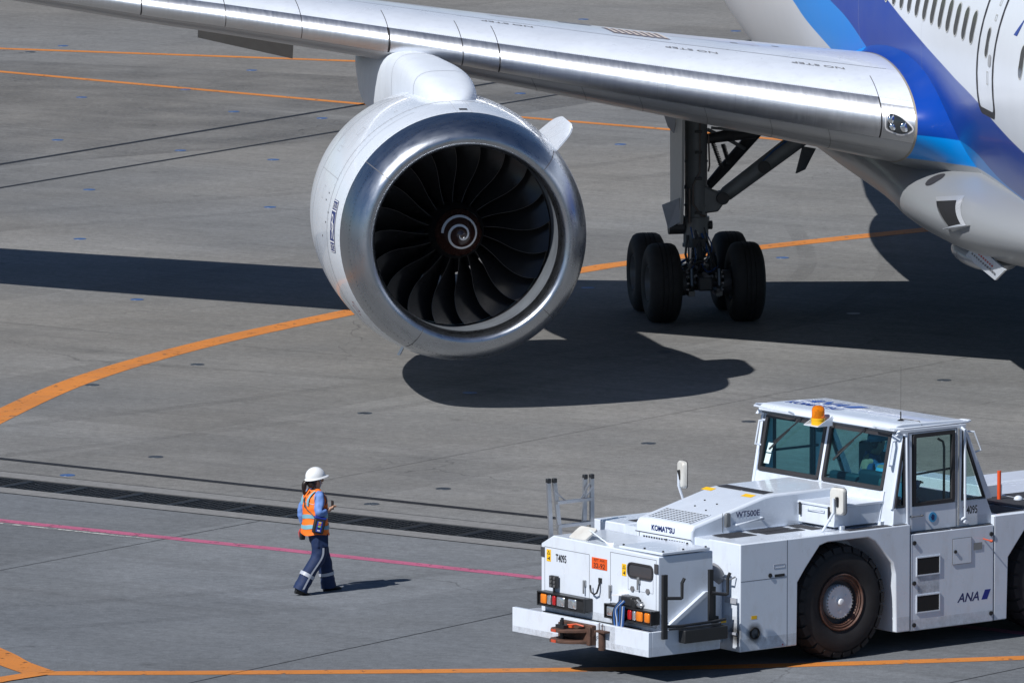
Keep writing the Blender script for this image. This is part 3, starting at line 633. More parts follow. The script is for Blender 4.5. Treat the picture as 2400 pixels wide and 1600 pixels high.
for th, x_, w_, h_ in ((-.75, -2.2, .22, .16), (-.95, -2.6, .3, .1), (-1.3, -2.3, .12, .2), (.35, -2.1, .25, .14), (-.45, -1.85, .1, .05)):
    m = MB(); band(m, dens([(th - h_ / 3.9, x_ - w_ / 2), (th + h_ / 3.9, x_ - w_ / 2), (th + h_ / 3.9, x_ + w_ / 2), (th - h_ / 3.9, x_ + w_ / 2)], .05), .006, on_nac, 0, .0025); m.build('access_hatch', M('hatch_line', (.4, .42, .45), .6), nac)
m = MB()
nb = radians(-86)
BX = -1.1; navy = M('badge_navy', (.012, .03, .16), .3); wht = M('badge_white', (.75, .76, .78), .35)
def on_b(u, v, r=.004): return on_nac(nb + v / 1.93, BX + u, r)     # u forward, v upward round the cowl
patch(m, dens(rrect(-.15, .15, -.4, .4, .03), .05), on_b, 0, .005); badge = m.build('engine_badge', navy, nac)
m = MB(); band(m, dens(rrect(-.14, .14, -.39, .39, .03), .05), .014, on_b, 0, .008); m.grid(lambda u, v: on_b(u, v, .008), [-.14, .14], [.225, .245]); m.grid(lambda u, v: on_b(u, v, .008), [-.14, .14], [-.245, -.225]); m.build('badge_border', wht, badge)
m = MB()
for body, v0, h, dx in (('ROLLS', .31, .09, .8), ('ROYCE', -.31, .09, .8)):
    vs, fs = text2d(body, h, dx, 0, .0); m.add([on_b(x, v0 + y, .008) for x, y in vs], fs)
for dx, dv in ((-.03, .06), (.03, -.06)):
    vs, fs = text2d('R', .26, .8, 0, .0); m.add([on_b(x + dx, dv + y, .008) for x, y in vs], fs)
m.build('badge_lettering', wht, badge)
m = MB()
for th, x in ((-1.28, -1.75), (-1.34, -1.85), (-1.5, -1.62), (-1.42, -1.5), (-1.62, -1.9)): m.box(x - .02, x + .02, *sorted((on_nac(th, x)[1] - .004, on_nac(th, x)[1] + .004)), on_nac(th, x)[2] - .012, on_nac(th, x)[2] + .012)
m.build('cowl_latch', lipj, nac)
m = MB(); band(m, [(-2.22, -.95), (-2.12, -.95), (-2.12, -1.05), (-2.22, -1.05)], .01, on_nac, 0, .004); band(m, [(-2.26, -1.12), (-2.16, -1.12), (-2.16, -1.2), (-2.26, -1.2)], .01, on_nac, 0, .004); m.build('cowl_placard', M('placard_red', (.35, .1, .1), .5), nac)
th = radians(51)   # chine on the inboard shoulder
rad = Vector((0, sin(th), cos(th)))
m = MB(); pts = fillet([(-1.15, 1.88), (-1.5, 2.26), (-1.95, 2.4), (-3.1, 2.42), (-3.4, 2.3), (-3.4, 1.84)], .15, 4)
tn = Vector((0, cos(th), -sin(th))) * .012
m.prism(pts, lambda x, r: tuple(Vector((x, 0, 0)) + rad * r + tn), lambda x, r: tuple(Vector((x, 0, 0)) + rad * r - tn)); m.build('chine', white_paint, nac)
m = MB(); t2 = radians(-158); rr = Vector((0, sin(t2), cos(t2))); m.loft([[tuple(Vector((x + dx, 0, 0)) + rr * r + Vector((0, w * .02, 0))) for dx, w in ((0, -1), (.1, -1), (.14, 0), (.1, 1), (0, 1))] for x, r in ((-2.0, 1.93), (-2.06, 2.06), (-2.1, 2.1))]); m.build('drain_mast', white_paint, nac)

# ------------------------------------------------------------ landing gear (strut at y = -4.9)
gear_gray = M('gear_gray', (.2, .215, .225), .38, var=.1, dirt=.3)
gear_dark = M('gear_dark', (.05, .052, .056), .5, var=.2, dirt=.3); gear_steel = M('gear_steel', (.45, .46, .48), .25, metal=.9)
rubber = M('aircraft_tyre', (.018, .018, .019), .75, var=.2, vs=8, bump=.2); rimm = M('wheel_rim', (.2, .21, .22), .4, metal=.3)
hose = M('hose_blue', (.03, .1, .3), .4)
G = -4.9
m = MB(); m.cyl((0, G, 1.1), (0, G, 1.56), .2, n=28); m.cyl((0, G, 1.54), (0, G, 3.9), .178, n=28); m.cyl((0, G, 1.5), (0, G, 1.58), .215, n=28); m.cyl((0, G, 1.1), (0, G, 1.15), .215, n=28)
for z in (1.75, 2.05, 2.45, 2.8): m.cyl((0, G, z), (0, G, z + .025), .19, n=28)
strut = m.build('gear_strut', gear_gray, plane)
m = MB(); m.cyl((0, G, .6), (0, G, 1.12), .13, n=24); m.build('strut_piston', gear_steel, strut)
m = MB(); m.box(-.95, .95, G - .12, G + .12, .5, .72); m.cyl((0, G, .42), (0, G, .82), .2, n=20); m.build('truck_beam', gear_dark, plane, bevel=.03)
for x in (-.73, .73):
    m = MB(); m.cyl((x, G - .75, .61), (x, G + .75, .61), .07, n=16); m.build('axle', gear_dark, plane)
def tyre_prof(w, R, r):
    return [(-w * .42, r), (-w * .48, r + .05), (-w * .5, (R + r) / 2 + .03), (-w * .47, R - .1), (-w * .4, R - .035), (-w * .3, R - .008), (-w * .16, R), (-w * .155, R - .012), (-w * .13, R - .012), (-w * .125, R), (-.012, R), (-.01, R - .012), (.01, R - .012), (.012, R), (w * .125, R), (w * .13, R - .012), (w * .155, R - .012), (w * .16, R), (w * .3, R - .008), (w * .4, R - .035), (w * .47, R - .1), (w * .5, (R + r) / 2 + .03), (w * .48, r + .05), (w * .42, r)]
m = MB(); m.lathe(tyre_prof(.51, .63, .28), 56, axis='y'); tme = m.mesh('tyre', rubber)
m = MB(); m.lathe([(-.2, .285), (-.23, .27), (-.1, .24), (-.08, .12), (-.14, .1), (-.14, .001)], 32, axis='y'); m.lathe([(.2, .285), (.23, .27), (.1, .24), (.08, .12), (.14, .1), (.14, .001)], 32, axis='y'); rme = m.mesh('rim', rimm)
for x in (.73, -.73):
    for s in (-1, 1):
        w = link('wheel', tme, plane, (x, G + s * .665, .618)); link('rim', rme, w)
        m = MB(); m.cyl((x, G + s * .30, .61), (x, G + s * .42, .61), .2, n=20); mm = m.build('brake_pack', gear_dark, plane)
        for k in range(9):
            a = 2 * pi * k / 9; q = MB(); q.cyl((x + .16 * cos(a), G + s * .25, .61 + .16 * sin(a)), (x + .16 * cos(a), G + s * .31, .61 + .16 * sin(a)), .032, n=8); q.build('brake_piston', gear_steel, mm)
# braces (side brace runs inboard and up), actuator, springs, torque links
m = MB(); A_, B_ = Vector((.05, -4.5, 1.88)), Vector((.1, -3.1, 2.92))
m.tube([A_, A_ + (B_ - A_) * .06, A_ + (B_ - A_) * .5, B_], [.09, .12, .135, .15], 16)
br = m.build('side_brace', gear_gray, plane)
for k in (.0, .47): c = A_ + (B_ - A_) * k; m = MB(); m.cyl(c + Vector((.17, 0, 0)), c - Vector((.17, 0, 0)), .1, n=18); m.build('brace_pin', gear_dark, br)
m = MB(); m.tube([(.12, -4.4, 2.02), (.16, -3.95, 2.36), (.18, -3.7, 2.62), (.2, -3.4, 2.84)], .014, 6); m.build('hydraulic_hose', hose, br)
m = MB(); m.tube([(-.3, -4.66, 2.02), (-.5, -4.35, 2.3), (-.7, -3.8, 2.85)], [.07, .09, .1], 12); m.build('drag_brace', gear_dark, plane)
m = MB(); m.tube([(-.1, -4.72, 2.8), (-.15, -4.4, 2.84), (-.2, -3.9, 2.86)], [.08, .095, .075], 12); m.build('retract_actuator', gear_dark, plane)
for y0, z0, y1, z1 in ((-4.62, 2.74, -4.48, 2.35), (-4.46, 2.72, -4.36, 2.4)):
    m = MB(); n = 90; pts = [(-.05 + .034 * cos(k * 1.0), y0 + (y1 - y0) * k / n + .034 * sin(k), z0 + (z1 - z0) * k / n) for k in range(n + 1)]; m.tube(pts, .01, 5); m.build('return_spring', gear_dark, plane)
m = MB(); m.prism([(-4.9, 1.62), (-4.56, 1.66), (-4.46, 1.8), (-4.42, 1.94), (-4.62, 2.0), (-4.9, 2.15)], lambda y, z: (.13, y, z), lambda y, z: (-.12, y, z)); m.build('brace_lug', gear_gray, strut, bevel=.03)
m = MB()
m.tube([(.19, -4.87, 3.1), (.19, -4.87, 2.3), (.19, -4.98, 2.1), (.19, -4.98, 1.8), (.2, -4.85, 1.62), (.19, -4.78, 1.6)], .017, 7); m.tube([(.2, -5.04, 2.05), (.2, -5.04, 1.5)], .02, 7); m.tube([(.1, -4.72, 2.9), (.1, -4.7, 2.4), (.1, -4.72, 2.3)], .014, 6)
m.build('brake_line', M('line_brown', (.16, .13, .12), .4, metal=.5), strut)
m = MB(); m.tube([(.3, -4.9, 1.2), (.42, -4.9, .98), (.32, -4.9, .72)], .05, 8); m.box(.26, .34, -5.0, -4.8, 1.12, 1.26); m.tube([(.14, -5.06, 1.3), (.2, -5.1, 1.0), (.2, -5.05, .8)], .02, 6); m.tube([(.15, -4.75, 1.2), (.22, -4.72, .9), (.3, -4.68, .7)], .02, 6); m.build('torque_link', gear_dark, strut)
for y in (-4.68, -5.12):
    m = MB(); m.box(.55, .95, y - .05, y + .05, .42, .5); m.tube([(.9, y, .85), (.95, y, .6), (.8, y, .42)], .035, 7); m.cyl((.86, y - .06, .72), (.86, y + .06, .72), .06, n=10); m.build('brake_rod', M('brake_assembly', (.12, .125, .13), .35, metal=.6), plane)
m = MB(); m.cyl((0, -5.1, 1.42), (0, -5.34, 1.42), .12, n=16); m.build('strut_knuckle', gear_dark, strut); m = MB(); m.cyl((0, -4.7, 1.44), (0, -4.64, 1.44), .07, n=12); m.build('strut_knuckle', gear_dark, strut)
fit = M('gear_fitting', (.3, .31, .33), .3, metal=.7); tagw = M('gear_placard', (.5, .52, .5), .5)
rg = random.Random(3)
for k in range(14):
    y0 = G + rg.uniform(-.16, .16); y1 = G + rg.choice((-1, 1)) * rg.uniform(.15, .36); x1 = rg.choice((-1, 1)) * rg.uniform(.3, .8); z1 = rg.uniform(.5, .85)
    m = MB(); m.tube(catmull([(.16 + .06 * rg.random(), y0, rg.uniform(1.1, 1.5)), (.3 + .15 * rg.random(), y0 + .05, rg.uniform(.9, 1.1)), (x1 * .6 + .15, (y0 + y1) / 2, rg.uniform(.7, .95)), (x1, y1, z1)], 6), rg.choice((.011, .014, .018)), 6); m.build('hydraulic_hose', rg.choice((gear_dark, gear_dark, hose, fit)), plane)
for k in range(12):
    y0 = G + rg.uniform(-.3, .3); z0 = rg.uniform(.45, .95); x0 = rg.uniform(.75, .92); m = MB(); m.cyl((x0, y0, z0), (x0 + .06, y0 + rg.uniform(-.03, .03), z0 + rg.uniform(-.05, .05)), rg.uniform(.018, .034), n=8); m.build('fitting', fit, plane)
for z in (1.25, 1.66, 2.2, 2.62, 2.95):
    m = MB(); m.box(.17, .23, G - .05, G + .06, z - .02, z + .02); m.build('line_clamp', gear_dark, strut)
m = MB(); m.cyl((.199, G - .02, 1.33), (.203, G - .02, 1.33), .03, n=12); m.build('strut_placard', tagw, strut)
m = MB(); m.tube([(-.1, -4.7, 2.95), (-.2, -4.3, 2.75), (-.45, -4.05, 2.6)], .03, 8); m.tube([(.12, -4.68, 3.0), (.14, -4.2, 2.95), (.14, -3.6, 2.98)], .022, 8); m.build('door_actuator', gear_gray, plane)
doorm = M('gear_door_gray', (.46, .47, .47), .4, var=.05)
m = MB(); m.prism([(.55, 3.3), (.5, 1.95), (.38, 1.5), (.1, 1.46), (-.6, 1.7), (-.65, 3.3)], lambda x, z: (x, -5.17 - (z - 1.46) * -.0, z), lambda x, z: (x, -5.215, z)); m.build('strut_door', doorm, plane)
m = MB(); m.tube([(0, -5.05, 2.05), (0, -5.18, 2.05)], .03, 8); m.tube([(.05, -5.0, 1.35), (.1, -5.2, 1.75)], .02, 6); m.build('door_link', gear_dark, plane)
def thin(name, q, mat):   # a plate from four points with thickness
    q = [Vector(p) for p in q]; n = (q[1] - q[0]).cross(q[3] - q[0]).normalized() * .012; mm = MB(); mm.hexa([p - n for p in q] + [p + n for p in q]); return mm.build(name, mat, plane)
bl_gray = M('door_bluegray', (.34, .37, .43), .4)
thin('lower_strut_door', [(.15, -5.47, 1.79), (.3, -5.22, 1.91), (.3, -5.2, 1.53), (.15, -5.37, 1.41)], bl_gray)
thin('small_gear_door', [(-.2, -5.38, 3.18), (-.1, -5.2, 3.14), (-.1, -5.24, 2.9), (-.2, -5.32, 3.0)], bl_gray)
thin('inner_gear_door', [(.1, -3.2, 2.68), (-.1, -2.96, 2.62), (-.1, -3.13, 2.29), (.1, -3.31, 2.25)], gear_gray)
# belly: intake bulge, inlets, open service panel
def on_bulge(a, z, r=.004):
    w, zb, zt = ftab(a); zc, h = (zb + zt) / 2, (zt - zb) / 2; q = min(1, abs(z - zc) / h); return (a, -(w * (1 - q ** 2.2) ** (1 / 2.2) + r), z)
m = MB(); patch(m, [(9.3 + .24 * cos(2 * pi * i / 20), 3.15 + .085 * sin(2 * pi * i / 20)) for i in range(20)], on_bulge, 0, .01); m.build('small_inlet', seam, plane)
m = MB(); INL = [(10.6, 2.97), (11.4, 3.07), (12.15, 2.81), (11.55, 2.7)]; patch(m, dens(INL), on_bulge, 0, .02); ram = m.build('ram_air_inlet', M('inlet_black', (.008, .008, .009), .7), plane)
m = MB(); A1, B1 = dens_pair([(11.42 + (p[0] - 11.42) * 1.35, 2.885 + (p[1] - 2.885) * 1.4) for p in INL], [(11.42 + (p[0] - 11.42) * 1.02, 2.885 + (p[1] - 2.885) * 1.02) for p in INL]); m.loft([[on_bulge(*p, .004) for p in A1], [on_bulge(*p, .03) for p in B1]], False); m.build('inlet_frame', fair_gray, ram)
m = MB(); m.grid(lambda a, k: tuple(Vector(on_bulge(a, 2.68 + (a - 11.5) * .16 - .03 * k, .015 + .07 * sin(pi * k)))), rng(11.4, 12.5, 8), rng(0, 1, 6)); m.build('inlet_lip', white_paint, ram)
m = MB(); m.sphere((10.2, -2.25, 2.12), 1.5, .42, .2, 28, 14); m.build('exhaust_fairing', fair_gray, plane)
PQ = [Vector(p) for p in ((10.7, -2.62, 2.16), (11.35, -2.6, 2.42), (12.85, -2.45, 2.2), (12.1, -2.45, 1.96))]
m = MB(); m.hexa([p + Vector((0, .015, 0)) for p in PQ] + [p - Vector((0, .015, 0)) for p in PQ]); panel = m.build('open_service_panel', white_paint, plane)
xd = (PQ[2] - PQ[1]).normalized(); yd = (PQ[1] - PQ[0]).normalized(); cc = (PQ[0] + PQ[1] + PQ[2] + PQ[3]) / 4
for n_, off, nm, mm_ in ((7, .1, 'warning_marks', M('warning_red', (.4, .03, .03), .5)), (11, -.08, 'caption_marks', ink)):
    m = MB()
    for k in range(n_):
        c = cc - Vector((0, .02, 0)) + yd * off + xd * (k - n_ / 2) * .11; m.hexa([c + xd * a + yd * b_ + Vector((0, dy, 0)) for dy in (0, -.003) for a, b_ in ((0, -.04), (.07, -.04), (.07, .04), (0, .04))])
    m.build(nm, mm_, panel)

# ------------------------------------------------------------ tow tractor (local x forward, y port, z up; origin under the front axle)
TO = Vector((3.2524, 127.5621, 0)); TR = radians(-51.5 - 90)
def tw(x, y, z=0.): return tuple(TO + Matrix.Rotation(TR, 3, 'Z') @ Vector((x, y, z)))
tug = empty('tow_tractor', TO, TR, 'white heavy aircraft tow tractor with glass cab and black tyres', 'tow tractor')
tw_white = M('tractor_white', (.67, .735, .83), .3, coat=.4, var=.03, vs=2, dirt=.3, dirtcol=(.4, .37, .33))
tw_deck = M('tractor_deck_white', (.67, .735, .83), .25, coat=.35, var=.03, vs=3, dirt=.1, dirtcol=(.45, .42, .4))
black = M('black_paint', (.018, .019, .021), .4, var=.15); rub = M('rubber_seal', (.03, .029, .032), .55)
grip = M('anti_slip_pad', (.028, .03, .038), .8, var=.4, vs=60, bump=.5, bs=200)
under = M('chassis_dark', (.016, .023, .025), .7, dirt=.4); soot = M('soot', (.02, .02, .02), .9)
teal = glass_mat('tinted_cab_glass', (.58, .85, .89)); grayglass = glass_mat('side_cab_glass', (.84, .92, .92))
cab_in = M('cab_interior_dark', (.028, .05, .065), .5); amber_m = M('amber_plastic', (.75, .2, .01), .12, coat=.6, var=.15); red_m = M('red_lens', (.4, .01, .012), .15, coat=.5)
clear_m = M('headlamp_reflector', (.75, .77, .8), .12, metal=.85, var=.25, vs=30); yel = M('yellow_label', (.85, .5, .01), .5); orng = M('orange_plate', (.75, .1, .015), .45)
navy_i = M('navy_lettering', (.015, .025, .12), .4); black_i = M('black_lettering', (.015, .015, .018), .5); rust = M('rusty_steel', (.09, .045, .03), .75, var=.4, vs=12, dirt=.5, dirtcol=(.03, .025, .022), bump=.5)
plate_steel = M('bare_steel', (.4, .41, .42), .35, metal=.7); mir_shell = M('mirror_shell', (.6, .6, .57), .45, dirt=.35, dirtcol=(.25, .16, .1))
HW = 1.45
# chassis and side bodies
m = MB(); m.box(-5.6, 1.75, -1.0, 1.0, .42, .75); m.box(1.75, 2.95, -.9, 1.0, .4, .62); m.build('chassis', under, tug)
arch = [(.78, .26), (.77, 1.05), (.64, 1.22), (.41, 1.48), (.28, 1.512), (-.38, 1.512), (-.5, 1.45), (-.79, 1.15), (-.83, 1.0), (-.85, .26)]
side = [(-1.075, .26)] + [(-1.075, 1.61), (1.70, 1.61), (1.70, .26)] + arch
for s in (1, -1):
    m = MB(); ys = sorted((s * .82, s * HW)); m.pxz(side, *ys); m.build('front_fender', tw_white, tug, bevel=.014)
    m = MB(); m.pxz([(p[0], p[1]) for p in [(-3.55 + .86, .26), (-3.55 + .84, 1.05), (-3.55 + .5, 1.45), (-3.55 + .38, 1.5), (-3.55 - .38, 1.5), (-3.55 - .5, 1.45), (-3.55 - .84, 1.05), (-3.55 - .86, .26), (-5.6, .26), (-5.6, 1.6), (-2.475, 1.6), (-2.475, .26)]], *ys); m.build('rear_fender', tw_white, tug, bevel=.014)
    m = MB(); ys2 = sorted((s * .7, s * (HW - .004))); m.box(-2.465, -1.085, *ys2, .255, 1.485); m.build('side_locker', tw_white, tug, bevel=.012)
m = MB(); m.box(-1.07, 1.69, -.83, .83, .74, 1.602); m.box(-5.58, -2.48, -.83, .83, .6, 1.592); m.box(-2.48, -1.07, -.71, .71, .74, 1.45); m.build('main_body', tw_deck, tug)
m = MB(); m.box(1.705, 1.9, .78, 1.14, .34, 1.15); m.build('front_step_column', tw_white, tug, bevel=.05, seg=3)
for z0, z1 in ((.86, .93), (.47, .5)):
    m = MB(); m.box(1.7, 1.72, 1.17, 1.4, z0, z1); m.build('recess_shade_band', M('step_shadow_gray', (.35, .37, .42), .6), tug)  # raised gray bands paint the shade of step recesses that are not cut
m = MB(); m.tube([(1.72, 1.16, 1.2), (1.8, 1.17, 1.17), (1.8, 1.36, 1.17), (1.72, 1.38, 1.2)], .012, 6); m.build('foot_rung', plate_steel, tug)
m = MB(); m.sphere((1.78, .98, 1.18), .12, .2, .16, 18, 10); m.build('air_cleaner', M('cleaner_gray', (.2, .2, .21), .5), tug)
# joints, hatches and vents on the port side
def on_side(x0, x1, z0, z1, name, mat, t=.0015, parent=None, s=1):
    mm = MB(); ys = sorted((s * (HW + .0003), s * (HW + t))); mm.box(x0, x1, *ys, z0, z1); return mm.build(name, mat, parent or tug)
gapm = M('panel_gap', (.09, .095, .11), .6)
for s in (1, -1):
    on_side(.937, .945, .27, 1.6, 'panel_gap', gapm, .001, s=s); on_side(.945, 1.69, 1.137, 1.143, 'panel_gap', gapm, .001, s=s)
    on_side(-1.084, -1.076, .27, 1.6, 'panel_gap', gapm, .001, s=s); on_side(-2.474, -2.466, .26, 1.59, 'panel_gap', gapm, .001, s=s)
for z0, z1 in ((.96, 1.17), (.49, .69)):
    m = MB(); m.box(-1.555, -1.19, HW - .002, HW + .003, z0, z1); v = m.build('locker_vent', M('vent_black', (.008, .008, .009), .7), tug)
    m = MB(); m.ring([(-1.57, z0 - .015), (-1.175, z0 - .015), (-1.175, z1 + .015), (-1.57, z1 + .015)], [(-1.555, z0), (-1.19, z0), (-1.19, z1), (-1.555, z1)], lambda x, z: (x, HW - .003, z), lambda x, z: (x, HW + .006, z)); m.build('vent_frame', tw_white, v)
h = on_side(-2.085, -1.78, 1.04, 1.36, 'small_hatch', tw_white, .006); m = MB(); m.ring([(-2.09, 1.035), (-1.775, 1.035), (-1.775, 1.365), (-2.09, 1.365)], [(-2.083, 1.042), (-1.782, 1.042), (-1.782, 1.358), (-2.083, 1.358)], lambda x, z: (x, HW - .002, z), lambda x, z: (x, HW + .0045, z)); m.build('hatch_gap', gapm, h)
m = MB(); m.cyl((-1.815, HW, 1.2), (-1.815, HW + .02, 1.2), .022, n=14); m.build('hatch_latch', black, h)
on_side(-2.27, -2.13, 1.19, 1.28, 'data_plate', M('data_plate_gray', (.28, .3, .31), .35, metal=.4))
for x, z in ((-1.14, 1.37), (-1.14, .86), (-1.14, .33), (-2.42, 1.37), (-2.42, .36), (1.22, 1.18)):
    m = MB(); m.cyl((x, HW - .002, z), (x, HW + .012, z), .028, n=16); m.build('panel_knob', black, tug)
on_side(.985, 1.145, 1.15, 1.185, 'slot_handle', black, .004)
m = MB(); m.ring([(.98, 1.26), (1.16, 1.26), (1.16, 1.31), (.98, 1.31)], [(.985, 1.265), (1.155, 1.265), (1.155, 1.305), (.985, 1.305)], lambda x, z: (x, HW, z), lambda x, z: (x, HW + .003, z)); m.build('caution_outline', M('label_outline_gray', (.35, .36, .4), .5), tug)
m = MB(); m.cyl((-2.29, HW, 1.32), (-2.29, HW + .14, 1.31), .009, n=8); m.sphere((-2.29, HW + .15, 1.31), .02, .03, .02, 10, 8); m.build('pull_lever', M('lever_red', (.55, .08, .03), .4), tug)
# exhaust outlet with soot
m = MB(); m.lathe([(HW + .002, .075), (HW + .02, .075), (HW + .02, .06), (HW - .02, .058), (HW - .02, .001)], 24, axis='y', o=(1.47, 0, .48)); m.build('exhaust_outlet', M('outlet_black', (.008, .008, .008), .8), tug)
def soot_mat():
    mt, nt, p = base_mat('exhaust_soot'); tc = nd(nt, 'ShaderNodeTexCoord').outputs['Object']; ln = nd(nt, 'ShaderNodeVectorMath', operation='LENGTH'); nt.links.new(tc, ln.inputs[0])
    f = mathn(nt, 'MULTIPLY', mapr(nt, ln.outputs['Value'], .06, .15, .8, 0), mapr(nt, noise(nt, tc, 14, 4), .3, .7, .6, 1)); p.inputs['Base Color'].default_value = (.02, .018, .015, 1); p.inputs['Roughness'].default_value = .9
    tr = nd(nt, 'ShaderNodeBsdfTransparent'); mx = nd(nt, 'ShaderNodeMixShader'); nt.links.new(f, mx.inputs[0]); nt.links.new(tr.outputs[0], mx.inputs[1]); nt.links.new(p.outputs[0], mx.inputs[2]); nt.links.new(mx.outputs[0], nt.nodes['Material Output'].inputs[0]); return mt
sm = soot_mat()
m = MB(); m.lathe([(0, .17), (0, .001)], 24, axis='y'); m.build('soot_stain', sm, tug, (1.47, HW + .0012, .48))
m = MB(); m.lathe([(0, .2), (0, .001)], 24, axis='x'); m.build('soot_stain', sm, tug, (1.7015, 1.36, .48))
on_side(1.43, 1.52, .655, .7, 'heat_label', yel); on_side(1.0, 1.02, .285, .305, 'jack_mark', M('mark_red', (.5, .03, .03), .5))
# lettering on the port side
m = MB(); put_text(m, 'ANA', (-2.06, HW - .0032, .605), (-1, 0, 0), (0, 0, 1), .115, 1.05, .28, .018); m.build('company_lettering', navy_i, tug)
m = MB(); m.pxz([(-2.265, .548), (-2.36, .548), (-2.42, .67), (-2.325, .67)], HW - .0038, HW - .0032); m.build('company_stripe', M('stripe_blue', (.008, .025, .25), .4), tug)
# bumper, front tray, hitch
m = MB(); m.box(3.105, 3.165, -1.24, 1.45, .34, .65); m.box(2.02, 3.104, 1.41, 1.45, .34, .648); m.box(2.02, 3.104, -1.24, -1.2, .34, .6); m.build('front_bumper', tw_white, tug, bevel=.006)
m = MB(); m.box(2.0, 3.1, -1.195, 1.405, .585, .605); m.build('bumper_tray', M('tray_gray', (.3, .32, .36), .6), tug)
m = MB(); m.box(3.166, 3.24, -.2, .43, .37, .62); m.box(3.24, 3.27, -.2, -.13, .37, .6); m.box(3.24, 3.27, .36, .43, .37, .6); hb = m.build('hitch', rust, tug, bevel=.01)
m = MB(); m.pxy([(3.24, -.16), (3.24, .34), (3.42, .22), (3.5, .1), (3.5, -.06), (3.42, -.14)], .515, .555); m.build('upper_jaw', rust, hb, bevel=.008)
m = MB(); m.pxy([(3.24, -.18), (3.24, .38), (3.42, .26), (3.5, .12), (3.5, -.08), (3.42, -.16)], .385, .425); m.build('lower_jaw', rust, hb, bevel=.008)
for z in (.535, .405):
    m = MB(); m.box(3.495, 3.506, -.04, .05, z - .018, z + .018); m.build('jaw_tip_paint', M('tip_red', (.5, .07, .03), .6), hb)
m = MB(); m.cyl((3.38, 0.02, .39), (3.38, .02, .66), .028, n=12); m.box(3.32, 3.42, -.06, .1, .556, .6); m.cyl((3.36, .0, .6), (3.36, .0, .68), .02, n=8); m.build('hitch_pin', black, hb)
m = MB(); m.tube([(3.34, .08, .6), (3.3, .2, .62), (3.26, .3, .6)], .01, 6); m.box(3.3, 3.34, .1, .16, .57, .6); m.build('release_lever', M('lever_red2', (.6, .08, .02), .5), hb)
m = MB(); m.cyl((3.2, .58, .33), (3.2, .58, .565), .042, n=16); m.box(3.166, 3.26, .5, .7, .555, .575); m.tube([(3.2, .53, .57), (3.2, .53, .66), (3.2, .6, .66), (3.2, .6, .57)], .007, 6); m.build('pin_holder', rust, hb)
m = MB()
for i in range(9):
    t = i / 8; c = Vector((3.22, .5 - .3 * t, .56 - .16 * sin(t * pi * .55))); ax = i % 2
    m.tube([c + Vector((0 if ax else .012 * cos(a), .022 * sin(a) + 0, .012 * cos(a) if ax else 0)) for a in [2 * pi * k / 8 for k in range(8)]], .004, 5, closed=True)
m.build('safety_chain', rust, hb)
# front cabinet
cabp = [(1.33, .606), (1.33, 1.55), (-.74, 1.585), (-.98, 1.46), (-.98, .606)]
m = MB(); m.pyz(cabp, 2.04, 2.91); fc = m.build('front_cabinet', tw_white, tug, bevel=.012)
m = MB(); m.box(2.1, 2.86, .5, 1.345, 1.566, 1.6); m.build('cabinet_lid', tw_deck, fc, bevel=.006)
m = MB()
for x, y in ((2.14, .54), (2.14, .95), (2.14, 1.31), (2.5, 1.31), (2.82, 1.31), (2.82, .54), (2.82, .95)): m.cyl((x, y, 1.6), (x, y, 1.618), .014, n=8)
m.build('lid_bolt', black, fc)
def front(x0y, x1y, z0, z1, name, mat, t=.004, parent=None, xf=2.91):
    mm = MB(); mm.box(xf + .0004, xf + t, x0y, x1y, z0, z1); return mm.build(name, mat, parent or fc)
def front_ring(y0, y1, z0, z1, w, name, mat, t=.002):
    mm = MB(); mm.ring([(y0, z0), (y1, z0), (y1, z1), (y0, z1)], [(y0 + w, z0 + w), (y1 - w, z0 + w), (y1 - w, z1 - w), (y0 + w, z1 - w)], lambda y, z: (2.909, y, z), lambda y, z: (2.91 + t, y, z)); return mm.build(name, mat, fc)
d1 = front_ring(-.91, -.02, .69, 1.43, .005, 'cabinet_door', gapm); d2 = front_ring(.39, 1.29, .66, 1.51, .005, 'cabinet_door', gapm); front_ring(.74, 1.23, 1.08, 1.27, .003, 'cabinet_flap', gapm)
for y in (-.1, .41):
    m = MB(); m.box(2.91, 2.935, y - .02, y + .02, 1.02, 1.1); m.box(2.935, 2.95, y - .012, y + .012, .93, 1.1); m.build('door_handle', plate_steel, d1 if y < 0 else d2, bevel=.006)
m = MB(); m.box(2.91, 2.94, .94, .985, 1.18, 1.26); m.box(2.935, 2.95, .95, .975, 1.1, 1.25); m.build('flap_latch', plate_steel, fc, bevel=.005)
for y, z in ((-.94, 1.36), (1.295, 1.4), (1.295, .76)):
    m = MB(); m.box(2.91, 2.925, y - .035, y + .035, z - .06, z + .06); m.build('door_hinge', M('hinge_dark', (.12, .12, .13), .4, metal=.6), fc, bevel=.004)
for y in (.83, 1.13):
    m = MB(); m.cyl((2.91, y, 1.1), (2.925, y, 1.1), .038, n=6); m.build('hex_vent', M('hex_gray', (.16, .16, .17), .5), fc)
gw = rrect(.74, 1.235, 1.24, 1.43, .07, 4); m = MB(); m.pyz(gw, 2.9105, 2.918); gl = m.build('gauge_window', M('gauge_glass', (.05, .052, .06), .1, coat=.5), fc); m = MB(); m.ring(gw, inset(gw, .022), lambda y, z: (2.91, y, z), lambda y, z: (2.93, y, z)); m.build('gauge_gasket', rub, gl)
p = front(.03, .33, 1.265, 1.405, 'number_plate', orng, .006)
m = MB(); put_text(m, '32-92', (2.918, .18, 1.31), (0, 1, 0), (0, 0, 1), .062, 1.15, 0, .01); put_text(m, 'RJTT  ANA', (2.918, .18, 1.378), (0, 1, 0), (0, 0, 1), .032, 1.0); m.build('plate_lettering', black_i, p)
m = MB(); put_text(m, 'T4095', (2.914, -.58, 1.315), (0, 1, 0), (0, 0, 1), .095, .62, 0, .02); m.build('fleet_number', black_i, fc)
